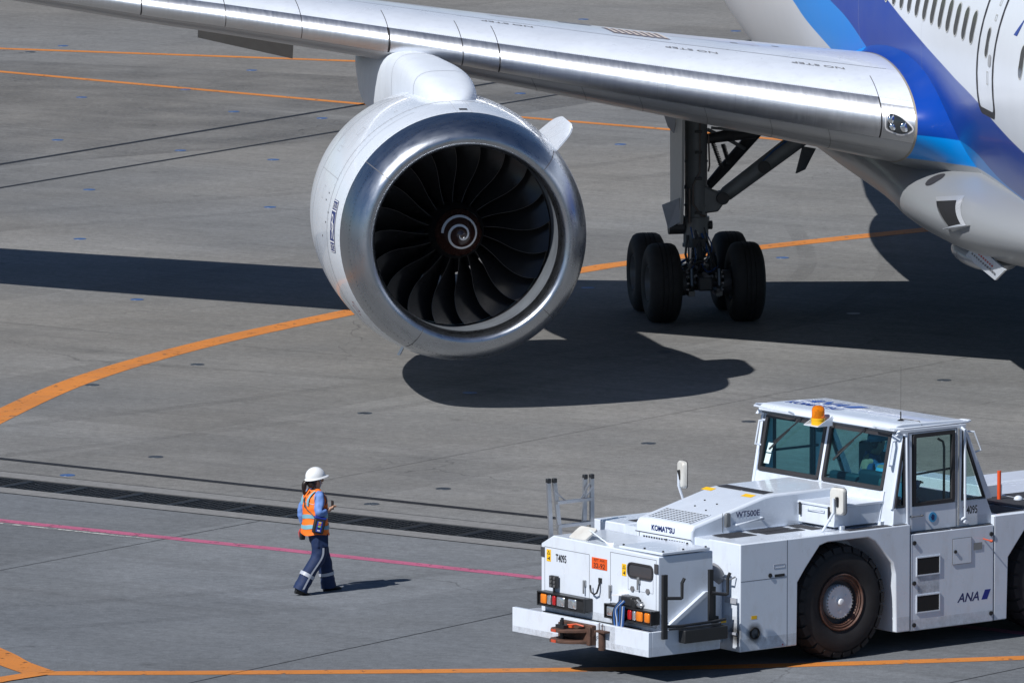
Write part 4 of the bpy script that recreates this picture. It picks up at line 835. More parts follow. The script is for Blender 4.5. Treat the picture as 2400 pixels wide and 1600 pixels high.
for y0, z0 in ((-.87, 1.25), (.62, 1.24)):
    q = front(y0, y0 + .085, z0, z0 + .15, 'warning_label', yel, .003); m = MB(); m.ring([(y0 + .012, z0 + .088), (y0 + .073, z0 + .088), (y0 + .0425, z0 + .138)], [(y0 + .024, z0 + .095), (y0 + .061, z0 + .095), (y0 + .0425, z0 + .126)], lambda y, z: (2.913, y, z), lambda y, z: (2.9145, y, z)); m.box(2.913, 2.9145, y0 + .02, y0 + .05, z0 + .03, z0 + .042); m.box(2.913, 2.9145, y0 + .048, y0 + .066, z0 + .02, z0 + .06); m.build('warning_symbol', black_i, q)
m = MB(); m.tube([(2.92, .2, 1.13), (2.95, .2, 1.03), (2.96, .185, .975), (2.96, .13, .95), (2.96, .07, .975), (2.96, .055, 1.06)], .012, 8); m.box(2.91, 2.925, .17, .23, 1.1, 1.16); m.build('hose_hook', black, fc)
# lamp bars
def lamp_bar(y0, y1, lamps, name):
    m = MB(); m.box(2.915, 3.03, y0, y1, .715, .885); m.box(3.03, 3.045, y0, y0 + .012, .715, .885); b = m.build(name, black, fc, bevel=.006)
    m = MB(); m.ring([(y0, .71), (y1, .71), (y1, .89), (y0, .89)], [(y0 + .015, .725), (y1 - .015, .725), (y1 - .015, .875), (y0 + .015, .875)], lambda y, z: (3.03, y, z), lambda y, z: (3.06, y, z)); m.build('lamp_bar_rim', black, b)
    for nm, yc, w, mat in lamps:
        m = MB(); o = rrect(yc - w / 2, yc + w / 2, .735, .86, .018, 3); m.pyz(o, 3.031, 3.04)
        m.loft([[(3.04 + .014 * k, yc + (q[0] - yc) * (1 - .25 * k * k), .7975 + (q[1] - .7975) * (1 - .25 * k * k)) for q in o] for k in (0, .5, .8, 1)])
        m.build(nm, mat, b)
    return b
lbL = lamp_bar(-.88, .05, [('indicator_lamp', -.77, .11, amber_m), ('position_lamp', -.655, .07, clear_m), ('tail_lamp', -.56, .06, red_m), ('headlight', -.43, .15, clear_m), ('headlight', -.2, .16, clear_m)], 'lamp_bar')
lbR = lamp_bar(.45, 1.37, [('headlight', .56, .16, clear_m), ('tail_lamp', .93, .07, red_m), ('position_lamp', 1.02, .06, clear_m), ('indicator_lamp', 1.12, .12, amber_m), ('indicator_lamp', 1.27, .1, amber_m)], 'lamp_bar')
m = MB(); m.box(2.93, 2.98, -.74, -.6, .94, 1.09); m.cyl((2.95, -.67, .885), (2.95, -.67, .95), .015, n=8)
wl = m.build('work_lamp', black, fc, bevel=.012)
for i in range(3):
    for j in range(2):
        m = MB(); m.cyl((2.98, -.705 + j * .07, .965 + i * .05), (2.985, -.705 + j * .07, .965 + i * .05), .02, n=10); m.build('lamp_cell', M('lamp_cell_gray', (.25, .26, .27), .2, metal=.7), wl)
# brackets, posts and carried pole tray on the port side of the cabinet
m = MB(); m.box(2.9, 2.97, 1.46, 1.5, .55, 1.35); m.tube([(2.93, 1.5, 1.06), (2.74, 1.56, 1.05), (2.73, 1.57, 1.06), (2.73, 1.57, 1.24), (2.7, 1.58, 1.3)], .022, 8); m.build('pole_rack_post', black, tug)
m = MB(); m.box(2.17, 2.23, 1.46, 1.5, .7, 1.35); m.tube([(2.2, 1.5, 1.06), (2.02, 1.56, 1.03), (2.0, 1.57, 1.04), (2.0, 1.57, 1.24), (1.97, 1.58, 1.3)], .022, 8); m.build('pole_rack_post', black, tug)
m = MB(); m.box(2.0, 2.69, 1.451, 1.58, .48, .645); m.build('tool_box', black, tug, bevel=.012)
m = MB(); m.tube([(2.88, 1.47, .7), (2.7, 1.53, .7), (2.2, 1.53, .705), (1.98, 1.5, .71)], .018, 8); m.tube([(2.88, 1.5, .67), (2.6, 1.56, .67), (2.1, 1.56, .675)], .014, 8); m.build('tool_box_rail', black, tug)
m = MB(); m.hexa([(2.78, 1.332, .7), (2.68, 1.332, .7), (2.68, 1.39, .7), (2.78, 1.39, .7), (2.2, 1.332, 1.06), (2.1, 1.332, 1.06), (2.1, 1.39, 1.06), (2.2, 1.39, 1.06)]); m.build('diagonal_brace', tw_white, tug)
m = MB(); m.box(2.0, 2.06, 1.2, 1.34, .62, 1.1); m.box(1.92, 2.0, 1.1, 1.3, .4, .72); m.build('rear_post', under, tug)
m = MB(); m.box(1.93, 2.01, 1.452, 1.46, .66, .69); m.build('rail_label', yel, tug)
# hood
hp = [(1.745, 1.37), (1.745, 1.67), (1.70, 1.735), (.56, 2.01), (.4, 2.025), (-.78, 2.025), (-.78, 1.6), (1.0, 1.6), (1.6, 1.37)]
m = MB(); m.pxz(hp, -.55, .55); hood = m.build('hood', tw_deck, tug, bevel=.035, seg=3)
def hood_z(x): return lerp_tab([(-.78, 2.025), (.4, 2.025), (.56, 2.01), (1.70, 1.735)], x)
m = MB(); m.grid(lambda x, y: (x, y, hood_z(x) + .003), [1.33, 1.5, 1.66], [-.43, .43]); gr = m.build('top_grille', M('grille_black', (.008, .008, .009), .6), hood)
m = MB()
for i in range(15): y = -.42 + i * .06; m.hexa([(x, y + dy, hood_z(x) + dz) for dz in (.004, .01) for x, dy in ((1.33, 0), (1.66, 0), (1.66, .009), (1.33, .009))])
for i in range(8): x = 1.335 + i * .046; m.box(x, x + .008, -.43, .43, hood_z(x) + .003, hood_z(x) + .012)
m.build('grille_bars', tw_white, gr)
m = MB(); m.box(1.7455, 1.748, -.4, .42, 1.4, 1.53); fg = m.build('front_grille', M('front_grille_black', (.008, .008, .009), .6), hood)
m = MB()
for i in range(17): y = -.4 + i * .05; m.box(1.748, 1.753, y, y + .014, 1.395, 1.535)
for i in range(5): m.box(1.748, 1.754, -.4, .42, 1.395 + i * .033, 1.405 + i * .033)
m.build('grille_bars', tw_white, fg)
m = MB(); m.box(1.7455, 1.7475, -.55, .55, 1.558, 1.57); m.box(1.7455, 1.7475, -.475, -.465, 1.4, 1.56); m.build('hood_gap', gapm, hood)
m = MB(); put_text(m, 'KOMAT\u02bcSU', (1.7495, 0, 1.645), (0, 1, 0), (0, 0, 1), .068, .98, 0, .035); m.build('maker_lettering', navy_i, hood)
m = MB(); put_text(m, 'WT500E', (.83, .5545, 1.82), (-1, 0, 0), (0, 0, 1), .075, 1.02, 0, .015); m.build('model_lettering', navy_i, hood)
m = MB(); m.tube([(1.05, .55, 1.7), (1.05, .6, 1.7), (.62, .6, 1.745), (.62, .55, 1.745)], .016, 8); m.build('hood_handrail', tw_white, hood)
m = MB(); m.box(1.14, 1.22, .55, .6, 1.68, 1.86); m.build('hood_hinge', M('hinge_gray', (.2, .21, .22), .4, metal=.5), hood, bevel=.02)
m = MB(); m.box(1.235, 1.243, .5502, .552, 1.62, 1.86); m.build('hood_side_gap', gapm, hood)
for y0, y1 in ((-.47, -.01), (.01, .44)):
    m = MB(); m.box(.32, .49, y0, y1, 2.026, 2.031); m.build('hood_pad', grip, hood)
for y in (-.48, .3):
    m = MB(); m.grid(lambda x, yy: (x, yy, hood_z(x) + .003), [.57, .66], [y - .1, y + .1]); m.build('hood_label', yel, hood)
m = MB()
for x, y in ((1.15, -.1), (1.0, .15), (1.22, .2), (.95, -.15)): m.cyl((x, y, hood_z(x)), (x, y, hood_z(x) + .012), .012, n=8)
m.build('hood_bolt', black, hood)
# deck anti-slip pads
for x0, x1, y0, y1 in ((1.03, 1.47, .62, .97), (.33, .9, .6, .8), (.27, .9, .83, 1.0), (.02, .2, .56, 1.05), (-.8, -.1, 1.28, 1.42), (-1.05, -.84, 1.3, 1.42), (1.03, 1.47, -1.03, -.65), (.2, .9, -1.0, -.6)):
    m = MB(); m.box(x0, x1, y0, y1, 1.6125, 1.616); m.build('deck_pad', grip, tug)
for x0, x1 in ((-1.75, -1.1), (-2.45, -1.78)):
    m = MB(); m.box(x0, x1, 1.385, 1.44, 1.487, 1.491); m.build('sill_pad', grip, tug)
for x0, x1, y0, y1 in ((-3.1, -2.6, .75, 1.35), (-3.1, -2.6, .1, .7), (-3.7, -3.15, .1, 1.35), (-3.6, -2.6, -1.3, -.3), (-4.4, -3.8, .1, 1.35)):
    m = MB(); m.box(x0, x1, y0, y1, 1.6025, 1.606); m.build('deck_pad', grip, tug)
# storage box on the deck
m = MB(); m.box(-.85, 0, .53, 1.24, 1.645, 1.88); bx = m.build('storage_box', tw_white, tug, bevel=.008)
m = MB(); m.box(-.86, .015, .515, 1.255, 1.882, 1.915); m.build('box_lid', tw_white, bx, bevel=.006)
for y in (.6, 1.16):
    m = MB(); m.box(.016, .03, y - .018, y + .018, 1.74, 1.9); m.build('box_latch', black, bx, bevel=.005)
m = MB(); m.tube([(.005, .74, 1.84), (.03, .74, 1.83), (.03, 1.05, 1.83), (.005, 1.05, 1.84)], .01, 6); m.build('box_handle', tw_white, bx)
for x in (-.75, -.1):
    m = MB(); m.box(x - .03, x + .03, 1.24, 1.29, 1.613, 1.66); m.build('box_foot', tw_white, bx)
# mirrors
def mirror(base, knee, top, c, s, rz):
    m = MB(); m.tube([base, knee, top], .017, 8); st = m.build('mirror_arm', tw_white, tug)
    m = MB(); o = rrect(-.11, .11, -.17, .17, .05, 4); mt = Matrix.Translation(c) @ Matrix.Rotation(rz, 4, 'Z')
    m.loft([[tuple(mt @ Vector((d, q[0] * k, q[1] * k))) for q in o] for d, k in ((.045, .7), (.04, .9), (.02, 1), (-.02, 1))]); m.build('mirror_shell', mir_shell, st)
    m = MB(); m.loft([[tuple(mt @ Vector((d, q[0] * k, q[1] * k))) for q in o] for d, k in ((-.0205, 1.02), (-.03, 1.02), (-.03, .93))], caps=False); m.build('mirror_rim', rub, st)
    m = MB(); m.loft([[tuple(mt @ Vector((d, q[0] * k, q[1] * k))) for q in o] for d, k in ((-.022, .94), (-.026, .94))]); m.build('mirror_glass', M('mirror_silver', (.8, .8, .8), .03, metal=1), st)
    m = MB(); m.cyl(tuple(mt @ Vector((.04, .02, -.06))), tuple(mt @ Vector((.065, .02, .06))), .02, n=8); m.build('mirror_clamp', black, st)
mirror((.2, 1.25, 1.615), (.04, 1.27, 1.84), (.04, 1.27, 2.02), (-.04, 1.27, 1.975), 1, .25)
mirror((.3, -1.3, 1.615), (.42, -1.31, 1.93), (.42, -1.31, 2.1), (.36, -1.3, 2.07), -1, -.35)
m = MB(); mt = Matrix.Translation((2.76, -.33, 1.64)) @ Matrix.Rotation(radians(-58), 4, 'Y'); o = rrect(-.12, .12, -.17, .17, .04, 4)
m.loft([[tuple(mt @ Vector((d, q[1], q[0])) ) for q in o] for d in (-.012, .012)]); bm_ = m.build('folded_mirror', mir_shell, fc)
m = MB(); m.tube([(2.76, -.2, 1.7), (2.75, .14, 1.57), (2.7, .2, 1.57)], .01, 6); m.build('mirror_stay', tw_white, bm_)
# cab
def fx(z): return -.81 - .214 * (z - 2.04)
cabf = MB()
def fpan(y0, y1, z0, z1, t=.05, pr=0.): cabf.hexa([(fx(z) + dx, y, z) for z in (z0, z1) for dx, y in ((pr, y0), (pr, y1), (-t, y1), (-t, y0))])
fpan(-1.25, 1.25, 1.6, 2.03); fpan(-1.25, 1.25, 2.752, 2.82); fpan(-.028, .028, 2.03, 2.752)
for s in (1, -1):
    cabf.hexa([(fx(z) + dx, y, z) for z in (1.6, 2.8) for dx, y in ((0, s * 1.225), (-.13, s * 1.38), (-.16, s * 1.34), (-.05, s * 1.225))])
    ys = (s * 1.335, s * 1.38)
    def sp(poly): cabf.pxz(poly, *ys)
    sp([(-.84, 1.5), (-.86, 1.815), (-2.40, 1.815), (-2.54, 1.5)])
    sp([(-.90, 2.735), (-.96, 2.8), (-2.06, 2.79), (-2.035, 2.735)])
    sp([(-1.045, 1.815), (-1.02, 2.735), (-1.15, 2.735), (-1.16, 1.815)])
    sp([(-1.875, 1.815), (-1.875, 2.735), (-1.99, 2.735), (-1.975, 1.815)])
    sp([(-2.39, 1.815), (-2.015, 2.735), (-2.06, 2.735), (-2.49, 1.815)])
    sp([(-.86, 1.815), (-.83, 1.815), (-1.005, 2.735), (-1.01, 2.735)])
cabf.hexa([(-2.5, -1.33, 1.5), (-2.5, 1.33, 1.5), (-2.54, 1.33, 1.5), (-2.54, -1.33, 1.5), (-2.34, -1.33, 1.83), (-2.34, 1.33, 1.83), (-2.39, 1.33, 1.83), (-2.39, -1.33, 1.83)])
cabf.hexa([(-2.0, -1.33, 2.7), (-2.0, 1.33, 2.7), (-2.04, 1.33, 2.7), (-2.04, -1.33, 2.7), (-1.97, -1.33, 2.79), (-1.97, 1.33, 2.79), (-2.03, 1.33, 2.79), (-2.03, -1.33, 2.79)])
cabf.box(-2.45, -.8, -1.33, 1.33, 1.46, 1.5)
cab = cabf.build('cab_frame', tw_white, tug, bevel=.006)
rp = [(-.9, 2.78), (-.905, 2.82), (-.95, 2.858), (-1.05, 2.872), (-2.0, 2.85), (-2.1, 2.82), (-2.1, 2.78)]
m = MB(); m.pxz(rp, -1.33, 1.33); roof = m.build('roof', tw_deck, tug, bevel=.02, seg=3)
def rz_(x): return lerp_tab([(-2.0, 2.85), (-1.05, 2.872)], x)
m = MB(); vs, fs = text2d('KOMAT\u02bcSU', .15, 1.0, 0, .03); m.add([(-1.33 - y, -.72 + x, rz_(-1.33 - y) + .004) for x, y in vs], fs); m.build('roof_lettering', M('roof_blue', (.012, .05, .3), .4), roof)
m = MB(); vs, fs = text2d('ANA', .26, .95, .28, .02); m.add([(-1.66 - y, -.83 + x, rz_(-1.66 - y) + .004) for x, y in vs], fs); m.add([(-1.55, -.47, rz_(-1.55) + .004), (-1.55, -.27, rz_(-1.55) + .004), (-1.79, -.17, rz_(-1.79) + .004), (-1.79, -.37, rz_(-1.79) + .004)], [(0, 1, 2, 3)]); m.build('roof_lettering', M('roof_blue2', (.02, .09, .4), .4), roof)
m = MB(); m.tube([(-.92, -.62, 2.8), (-.82, -.63, 2.84), (-.8, -.75, 2.84), (-.82, -1.3, 2.85), (-.95, -1.42, 2.85), (-1.1, -1.4, 2.84), (-1.15, -1.33, 2.82)], .014, 8); m.build('roof_grab_rail', tw_white, roof)
m = MB(); m.tube([(-.95, .95, 2.8), (-.84, 1.0, 2.83), (-.83, 1.34, 2.83), (-.95, 1.45, 2.83), (-1.6, 1.47, 2.83), (-2.0, 1.46, 2.83), (-2.12, 1.38, 2.83), (-2.14, 1.2, 2.82), (-2.1, 1.1, 2.8)], .014, 8); m.build('roof_grab_rail', tw_white, roof)
# wind screens and side windows
def pane(name, o, fn0, fn1, gm, par=None):
    mm = MB(); mm.prism(o, fn0, fn1); return mm.build(name, gm, par or tug)
for y0, y1 in ((-1.225, -.03), (.03, 1.225)):
    o = rrect(y0, y1, 2.035, 2.75, .05, 3); g = pane('windshield', o, lambda y, z: (fx(z) - .02, y, z), lambda y, z: (fx(z) - .026, y, z), teal)
    m = MB(); m.ring(o, inset(o, .05), lambda y, z: (fx(z) + .012, y, z), lambda y, z: (fx(z) - .03, y, z)); m.build('windshield_seal', rub, g)
    yb = y0 + .72; yt = yb - .52
    m = MB(); m.tube([(fx(2.78) + .03, yb, 2.785), (fx(2.7) + .05, yb - .06, 2.7), (fx(2.4) + .045, yt + .08, 2.42)], .011, 6); m.tube([(fx(2.6) + .035, yb - .2, 2.6), (fx(2.3) + .03, yt + .0, 2.32)], .014, 6); m.box(fx(2.78), fx(2.78) + .04, yb - .03, yb + .03, 2.765, 2.805); m.build('wiper', black, g)
m = MB()
for z0, z1 in ((2.27, 2.39), (2.13, 2.255)): m.hexa([(fx(z) - .018 + dx, y + (z - 2.27) * .12, z) for z in (z0, z1) for dx, y in ((.002, -1.13), (.002, -1.03), (0, -1.03), (0, -1.13))])
m.build('windshield_notice', M('paper_notice', (.6, .75, .75), .6), tug)
tri1 = [(-.875, 1.83), (-1.008, 2.72), (-1.02, 2.72), (-1.04, 1.83)]; dwn = rrect(-1.865, -1.17, 1.82, 2.735, .04, 2); tri2 = [(-1.985, 1.83), (-1.998, 2.7), (-2.02, 2.7), (-2.375, 1.83)]
for s in (1, -1):
    for o, nm in ((tri1, 'quarter_window'), (dwn, 'door_window'), (tri2, 'rear_quarter_window')):
        g = pane(nm, o, lambda x, z: (x, s * 1.355, z), lambda x, z: (x, s * 1.361, z), grayglass)
        m = MB(); m.ring(o, inset(o, .05 if nm == 'door_window' else .018), lambda x, z: (x, s * 1.345, z), lambda x, z: (x, s * 1.392, z)); m.build('window_seal', rub, g)
    m = MB(); m.ring([(-1.09, 1.5), (-1.895, 1.5), (-1.895, 2.76), (-1.09, 2.76)], [(-1.098, 1.508), (-1.887, 1.508), (-1.887, 2.752), (-1.098, 2.752)], lambda x, z: (x, s * 1.379, z), lambda x, z: (x, s * 1.383, z)); dr = m.build('cab_door', gapm, tug)
    m = MB(); m.tube([(-1.13, s * 1.38, 1.7), (-1.13, s * 1.42, 1.7), (-1.31, s * 1.42, 1.7), (-1.31, s * 1.38, 1.7)], .014, 8); m.build('door_handle', plate_steel, dr)
    m = MB(); m.cyl((-1.925, s * 1.385, 1.52), (-1.925, s * 1.385, 2.75), .014, n=8); m.build('door_hinge', plate_steel, dr)
    m = MB(); m.tube([(-1.02, s * 1.36, 2.74), (-1.04, s * 1.41, 2.72), (-1.06, s * 1.41, 1.62), (-1.06, s * 1.38, 1.6)], .018, 8); m.build('door_post_rail', tw_white, tug)
    m = MB(); m.tube([(-1.98, s * 1.36, 2.76), (-1.99, s * 1.43, 2.72), (-2.0, s * 1.43, 1.62), (-1.97, s * 1.38, 1.58)], .018, 8); m.cyl((-2.02, s * 1.38, 1.56), (-2.02, s * 1.44, 1.56), .03, n=10); m.build('rear_grab_rail', tw_white, tug)
    m = MB(); m.tube([(fx(2.66) - .05, s * 1.27, 2.66), (fx(2.66) + .045, s * 1.3, 2.65), (fx(2.36) + .045, s * 1.3, 2.36), (fx(2.36) - .05, s * 1.27, 2.34)], .014, 8); m.build('pillar_handle', tw_white, tug)
m = MB(); m.tube([(-2.1, 1.3, 2.69), (-2.2, 1.36, 2.68), (-2.32, 1.36, 2.44), (-2.24, 1.3, 2.4)], .013, 8); m.build('pillar_handle', tw_white, tug)
g = pane('rear_window', [(-1.3, 1.84), (1.3, 1.84), (1.3, 2.7), (-1.3, 2.7)], lambda y, z: (-2.36 + (z - 1.84) * .4, y, z), lambda y, z: (-2.366 + (z - 1.84) * .4, y, z), grayglass)
m = MB(); m.cyl((-1.5, 1.3835, 1.66), (-1.5, 1.3865, 1.66), .065, n=28); stk = m.build('round_sticker', M('sticker_blue', (.06, .35, .65), .4), tug)
m = MB()
for q in ([(-.02, -.035), (.02, -.035), (.025, 0), (-.025, 0)], [(-.02, .002), (-.012, .002), (-.012, .034), (-.02, .034)], [(-.008, .002), (0, .002), (0, .04), (-.008, .04)], [(.004, .002), (.012, .002), (.012, .036), (.004, .036)], [(.016, .002), (.024, .002), (.026, .026), (.018, .026)], [(-.024, -.01), (-.04, .012), (-.034, .018), (-.02, .0)]): m.pxz([(-1.5 - a, 1.66 + b) for a, b in q], 1.387, 1.389)
m.build('sticker_hand', navy_i, stk)
m = MB(); put_text(m, 'T4095', (-2.13, 1.3812, 1.7), (-1, 0, 0), (0, 0, 1), .1, .66, 0, .02); m.build('fleet_number', black_i, tug)
# beacon, antenna
bq = MB(); bq.box(-.9, -.66, -.14, .14, 2.735, 2.745)
for y in (-.14, .132): bq.pxz([(-.9, 2.745), (-.9, 2.86), (-.66, 2.745)], y, y + .008)
bb = bq.build('beacon_bracket', tw_white, tug)
m = MB(); m.cyl((-.78, 0, 2.746), (-.78, 0, 2.81), .088, n=28); m.cyl((-.78, 0, 2.808), (-.78, 0, 2.832), .092, n=28); bc = m.build('beacon_base', M('beacon_yellow', (.8, .45, .01), .35), bb)
def amber_glass():
    mt, nt, p = base_mat('beacon_amber'); p.inputs['Base Color'].default_value = (.95, .28, .01, 1); p.inputs['Roughness'].default_value = .05; p.inputs['Transmission Weight'].default_value = .55; p.inputs['IOR'].default_value = 1.3; return mt
m = MB(); m.lathe([(2.833, .084), (2.94, .081), (2.97, .07), (2.985, .045), (2.99, .001)], 28, axis='z', o=(-.78, 0, 0)); m.build('beacon_dome', amber_glass(), bb)
m = MB(); m.cyl((-.78, 0, 2.835), (-.78, 0, 2.93), .012, n=8); m.lathe([(2.85, .05), (2.92, .055)], 12, axis='z', o=(-.78, 0, 0), t0=0, t1=pi); m.build('beacon_reflector', plate_steel, bb)
m = MB(); m.cyl((-1.25, 1.05, 2.868), (-1.25, 1.05, 2.885), .05, .02, n=16); m.cyl((-1.25, 1.05, 2.88), (-1.25, 1.05, 2.98), .008, n=6); m.cyl((-1.25, 1.05, 2.98), (-1.25, 1.05, 3.55), .0016, n=5); m.tube([(-1.25, 1.05, 2.89), (-1.3, 1.18, 2.885), (-1.34, 1.3, 2.88), (-1.36, 1.33, 2.83)], .006, 6); m.build('antenna', black, tug)
# cab interior
m = MB(); m.box(-1.9, -1.3, -.55, .28, 1.5, 1.95); m.box(-2.0, -1.86, -.5, .25, 1.9, 2.4); m.box(-1.32, -1.2, -.3, .3, 1.5, 2.1); m.build('console', cab_in, tug, bevel=.04)
for y in (.75,):
    m = MB(); m.box(-1.55, -1.05, y - .26, y + .26, 1.78, 1.92); m.box(-1.12, -1.0, y - .24, y + .24, 1.9, 2.22); m.box(-1.45, -1.15, y - .15, y + .15, 1.5, 1.8); m.build('driver_seat', M('seat_blueblack', (.02, .035, .05), .6), tug, bevel=.05, seg=3)
m = MB(); m.box(-1.0, -.9, 1.0, 1.24, 1.95, 2.17); m.build('seat_back_bin', M('bin_greengray', (.09, .13, .13), .35), tug, bevel=.06, seg=3)
m = MB(); m.tube([(-1.78, -1.3, 1.55), (-1.78, -1.3, 2.5), (-1.72, -1.28, 2.62), (-1.6, -1.28, 2.64)], .018, 8); m.tube([(-1.1, -1.32, 2.25), (-1.9, -1.32, 2.25)], .016, 8); m.build('inner_rail', cab_in, tug)
m = MB(); m.tube([(-1.8, 1.25, 1.6), (-1.8, 1.25, 2.5), (-1.78, 1.25, 2.58), (-1.7, 1.25, 2.62)], .016, 8); m.tube([(-1.1, 1.3, 2.2), (-1.9, 1.3, 2.24)], .014, 8); m.build('inner_rail', cab_in, tug)
m = MB(); m.tube([(-1.15, -.35, 2.78), (-1.15, -.3, 2.68), (-1.15, -.36, 2.62)], .004, 5); m.box(-1.17, -1.13, -.45, -.37, 2.58, 2.64); m.build('hanging_microphone', cab_in, tug)
m = MB(); m.box(-2.0, -1.3, -1.3, 1.3, 2.77, 2.779); m.box(-1.3, -.95, -1.3, 1.3, 2.75, 2.779); m.build('headliner', M('headliner_gray', (.15, .16, .17), .8), tug)
# rear deck items
m = MB(); m.box(-3.7, -3.35, -1.3, .2, 1.595, 1.76); m.build('rear_locker', tw_white, tug, bevel=.01)
m = MB(); m.cyl((-3.46, .41, 1.6), (-3.46, .41, 1.97), .026, n=12); m.build('marker_pole', M('pole_orange', (.75, .09, .02), .5), tug)
m = MB(); m.sphere((-3.62, .6, 1.61), .06, .06, .05, 14, 8); m.build('mushroom_vent', tw_white, tug)
# wheels
tread = M('tractor_tyre', (.013, .0135, .016), .75, var=.3, vs=7, bump=.3)
rustrim = M('rusty_rim', (.085, .04, .028), .6, var=.45, vs=22, bump=.4, dirt=.5, dirtcol=(.2, .17, .16)); hubg = M('hub_gray', (.68, .71, .76), .4, var=.06, dirt=.2); rimdark = M('rim_dark_paint', (.05, .052, .06), .6)  # rimdark: dark gray band between rusty rim and hub
m = MB(); R_ = .705
m.lathe([(-.2, .36), (-.23, .42), (-.245, .52), (-.238, .6), (-.21, .66), (-.17, .69), (-.1, R_), (.1, R_), (.17, .69), (.21, .66), (.238, .6), (.245, .52), (.23, .42), (.2, .36)], 64, axis='y')
for i in range(26):
    for s in (1, -1):
        a = 2 * pi * (i + (.5 if s < 0 else 0)) / 26; ca, sa = cos(a), sin(a)
        def P(r, t, y): return (r * ca - t * sa, y * s, r * sa + t * ca)
        w = .062
        m.hexa([P(.628, -w, .243), P(.628, w, .243), P(.66, w, .2), P(.66, -w, .2), P(.695, -w * 1.02, .222), P(.695, w * 1.02, .222), P(.728, w * 1.02, .03), P(.728, -w * 1.02, .03)])
wme = m.mesh('tyre', tread)
m = MB(); m.lathe([(.2, .365), (.225, .36), (.228, .345), (.2, .335), (.205, .315), (.19, .3), (.195, .285), (.17, .275)], 48, 0, axis='y'); m.lathe([(.17, .276), (.12, .27), (.1, .21)], 48, 1, axis='y'); m.lathe([(.1, .215), (.175, .212), (.185, .2), (.185, .05), (.2, .045), (.23, .04), (.235, .02), (.235, .001)], 48, 2, axis='y')
for i in range(30):
    a = 2 * pi * i / 30; m.cyl((.204 * cos(a), .18, .204 * sin(a)), (.204 * cos(a), .196, .204 * sin(a)), .009, n=6, mat=3)
for i in range(3):
    a = 2 * pi * i / 3 + .5; m.cyl((.12 * cos(a), .18, .12 * sin(a)), (.12 * cos(a), .192, .12 * sin(a)), .022, n=12, mat=2)
rime = m.mesh('rim', [rustrim, rimdark, hubg, plate_steel])
for x in (0, -3.55):
    for s in (1, -1):
        w = link('wheel', wme, tug, (x, s * 1.17, .722)); r = link('rim', rime, w)
        if s < 0: w.rotation_euler = (0, 0, pi)
m = MB(); m.cyl((0, -1.0, .72), (0, 1.0, .72), .16, n=12); m.cyl((-3.55, -1.0, .72), (-3.55, 1.0, .72), .16, n=12); m.build('axles', under, tug)
m = MB()
for x in (0, -3.55): m.box(x - .8, x + .8, .7, .8, .5, 1.5); m.box(x - .8, x + .8, -.8, -.7, .5, 1.5); 
m.build('wheel_well', under, tug)
# road dirt and scuffs
def grime(name, fn, us_, vs_, amt=.5):
    m = MB(); m.grid(fn, us_, vs_); m.build(name, gr_m, tug)
gr_m = mark_mat('road_grime', (.16, .145, .13), .34); gr2 = mark_mat('scuff_dark', (.05, .048, .048), .6)
grime('grime', lambda x, z: (x, HW + .0018, z), [-.85 - .22, -.86], [.27, .45]); grime('grime', lambda x, z: (x, HW - .002, z), [-2.46, -1.09], [.26, .4]); grime('grime', lambda x, z: (x, HW + .0018, z), [.79, 1.69], [.265, .42])
grime('grime', lambda y, z: (3.1668, y, z), [-1.23, -.22], [.345, .42]); grime('grime', lambda y, z: (3.1668, y, z), [.72, 1.44], [.345, .43]); grime('grime', lambda y, z: (3.1668, y, z), [.45, .8], [.36, .64])
grime('grime', lambda x, z: (x, 1.4515, z), [2.03, 3.16], [.345, .46]); grime('grime', lambda y, z: (1.7025, y, z), [1.15, 1.44], [.27, .7]); grime('grime', lambda y, z: (2.9112, y, z), [-.9, 1.3], [.62, .72])
grime('grime', lambda y, z: (fx(z) + .0015, y, z), [-1.2, 1.2], [1.93, 2.03]); grime('grime', lambda x, z: (x, 1.3815, z), [-2.5, -1.95], [1.5, 1.62])
m = MB(); m.grid(lambda x, z: (x, HW - .0025, z), [-1.56, -1.2], [.72, .95]); m.build('scuff', gr2, tug)
# step ladder stowed on the far side
lad = empty('step_ladder', tw(2.25, -1.25, .605), TR, 'folded aluminium step ladder standing behind the white front cabinet', 'ladder')
alu = M('ladder_aluminium', (.45, .46, .48), .35, metal=.8, var=.1); lz = -.605
def rail(x0, x1, y0, y1): 
    m = MB(); d = .03; m.hexa([(x0 - d, y0 - .014, 0), (x0 + d, y0 - .014, 0), (x0 + d, y0 + .014, 0), (x0 - d, y0 + .014, 0), (x1 - d, y1 - .014, 1.57), (x1 + d, y1 - .014, 1.57), (x1 + d, y1 + .014, 1.57), (x1 - d, y1 + .014, 1.57)]); m.build('ladder_rail', alu, lad)
    m = MB(); m.box(x1 - .03, x1 + .03, y1 - .025, y1 + .025, 1.55, 1.61); m.build('ladder_cap', black, lad, bevel=.01)
rail(.26, .33, .03, .0); rail(.1, .25, .1, .02); rail(-.2, -.26, .03, .0); rail(-.3, -.35, .1, .02)
for z, x0, x1 in ((.35, .2, -.3), (.68, .22, -.3), (1.0, .23, -.31), (1.3, .25, -.33)):
    m = MB(); m.box(x1, x0, .03, .09, z - .015, z + .02); m.build('ladder_rung', alu, lad)
m = MB(); m.tube([(.27, .04, 1.45), (.1, .05, 1.32)], .01, 6); m.tube([(-.3, .04, 1.5), (-.16, .05, 1.32)], .01, 6); m.tube([(-.34, .06, 1.47), (-.22, .06, 1.32)], .01, 6); m.build('ladder_brace', alu, lad)
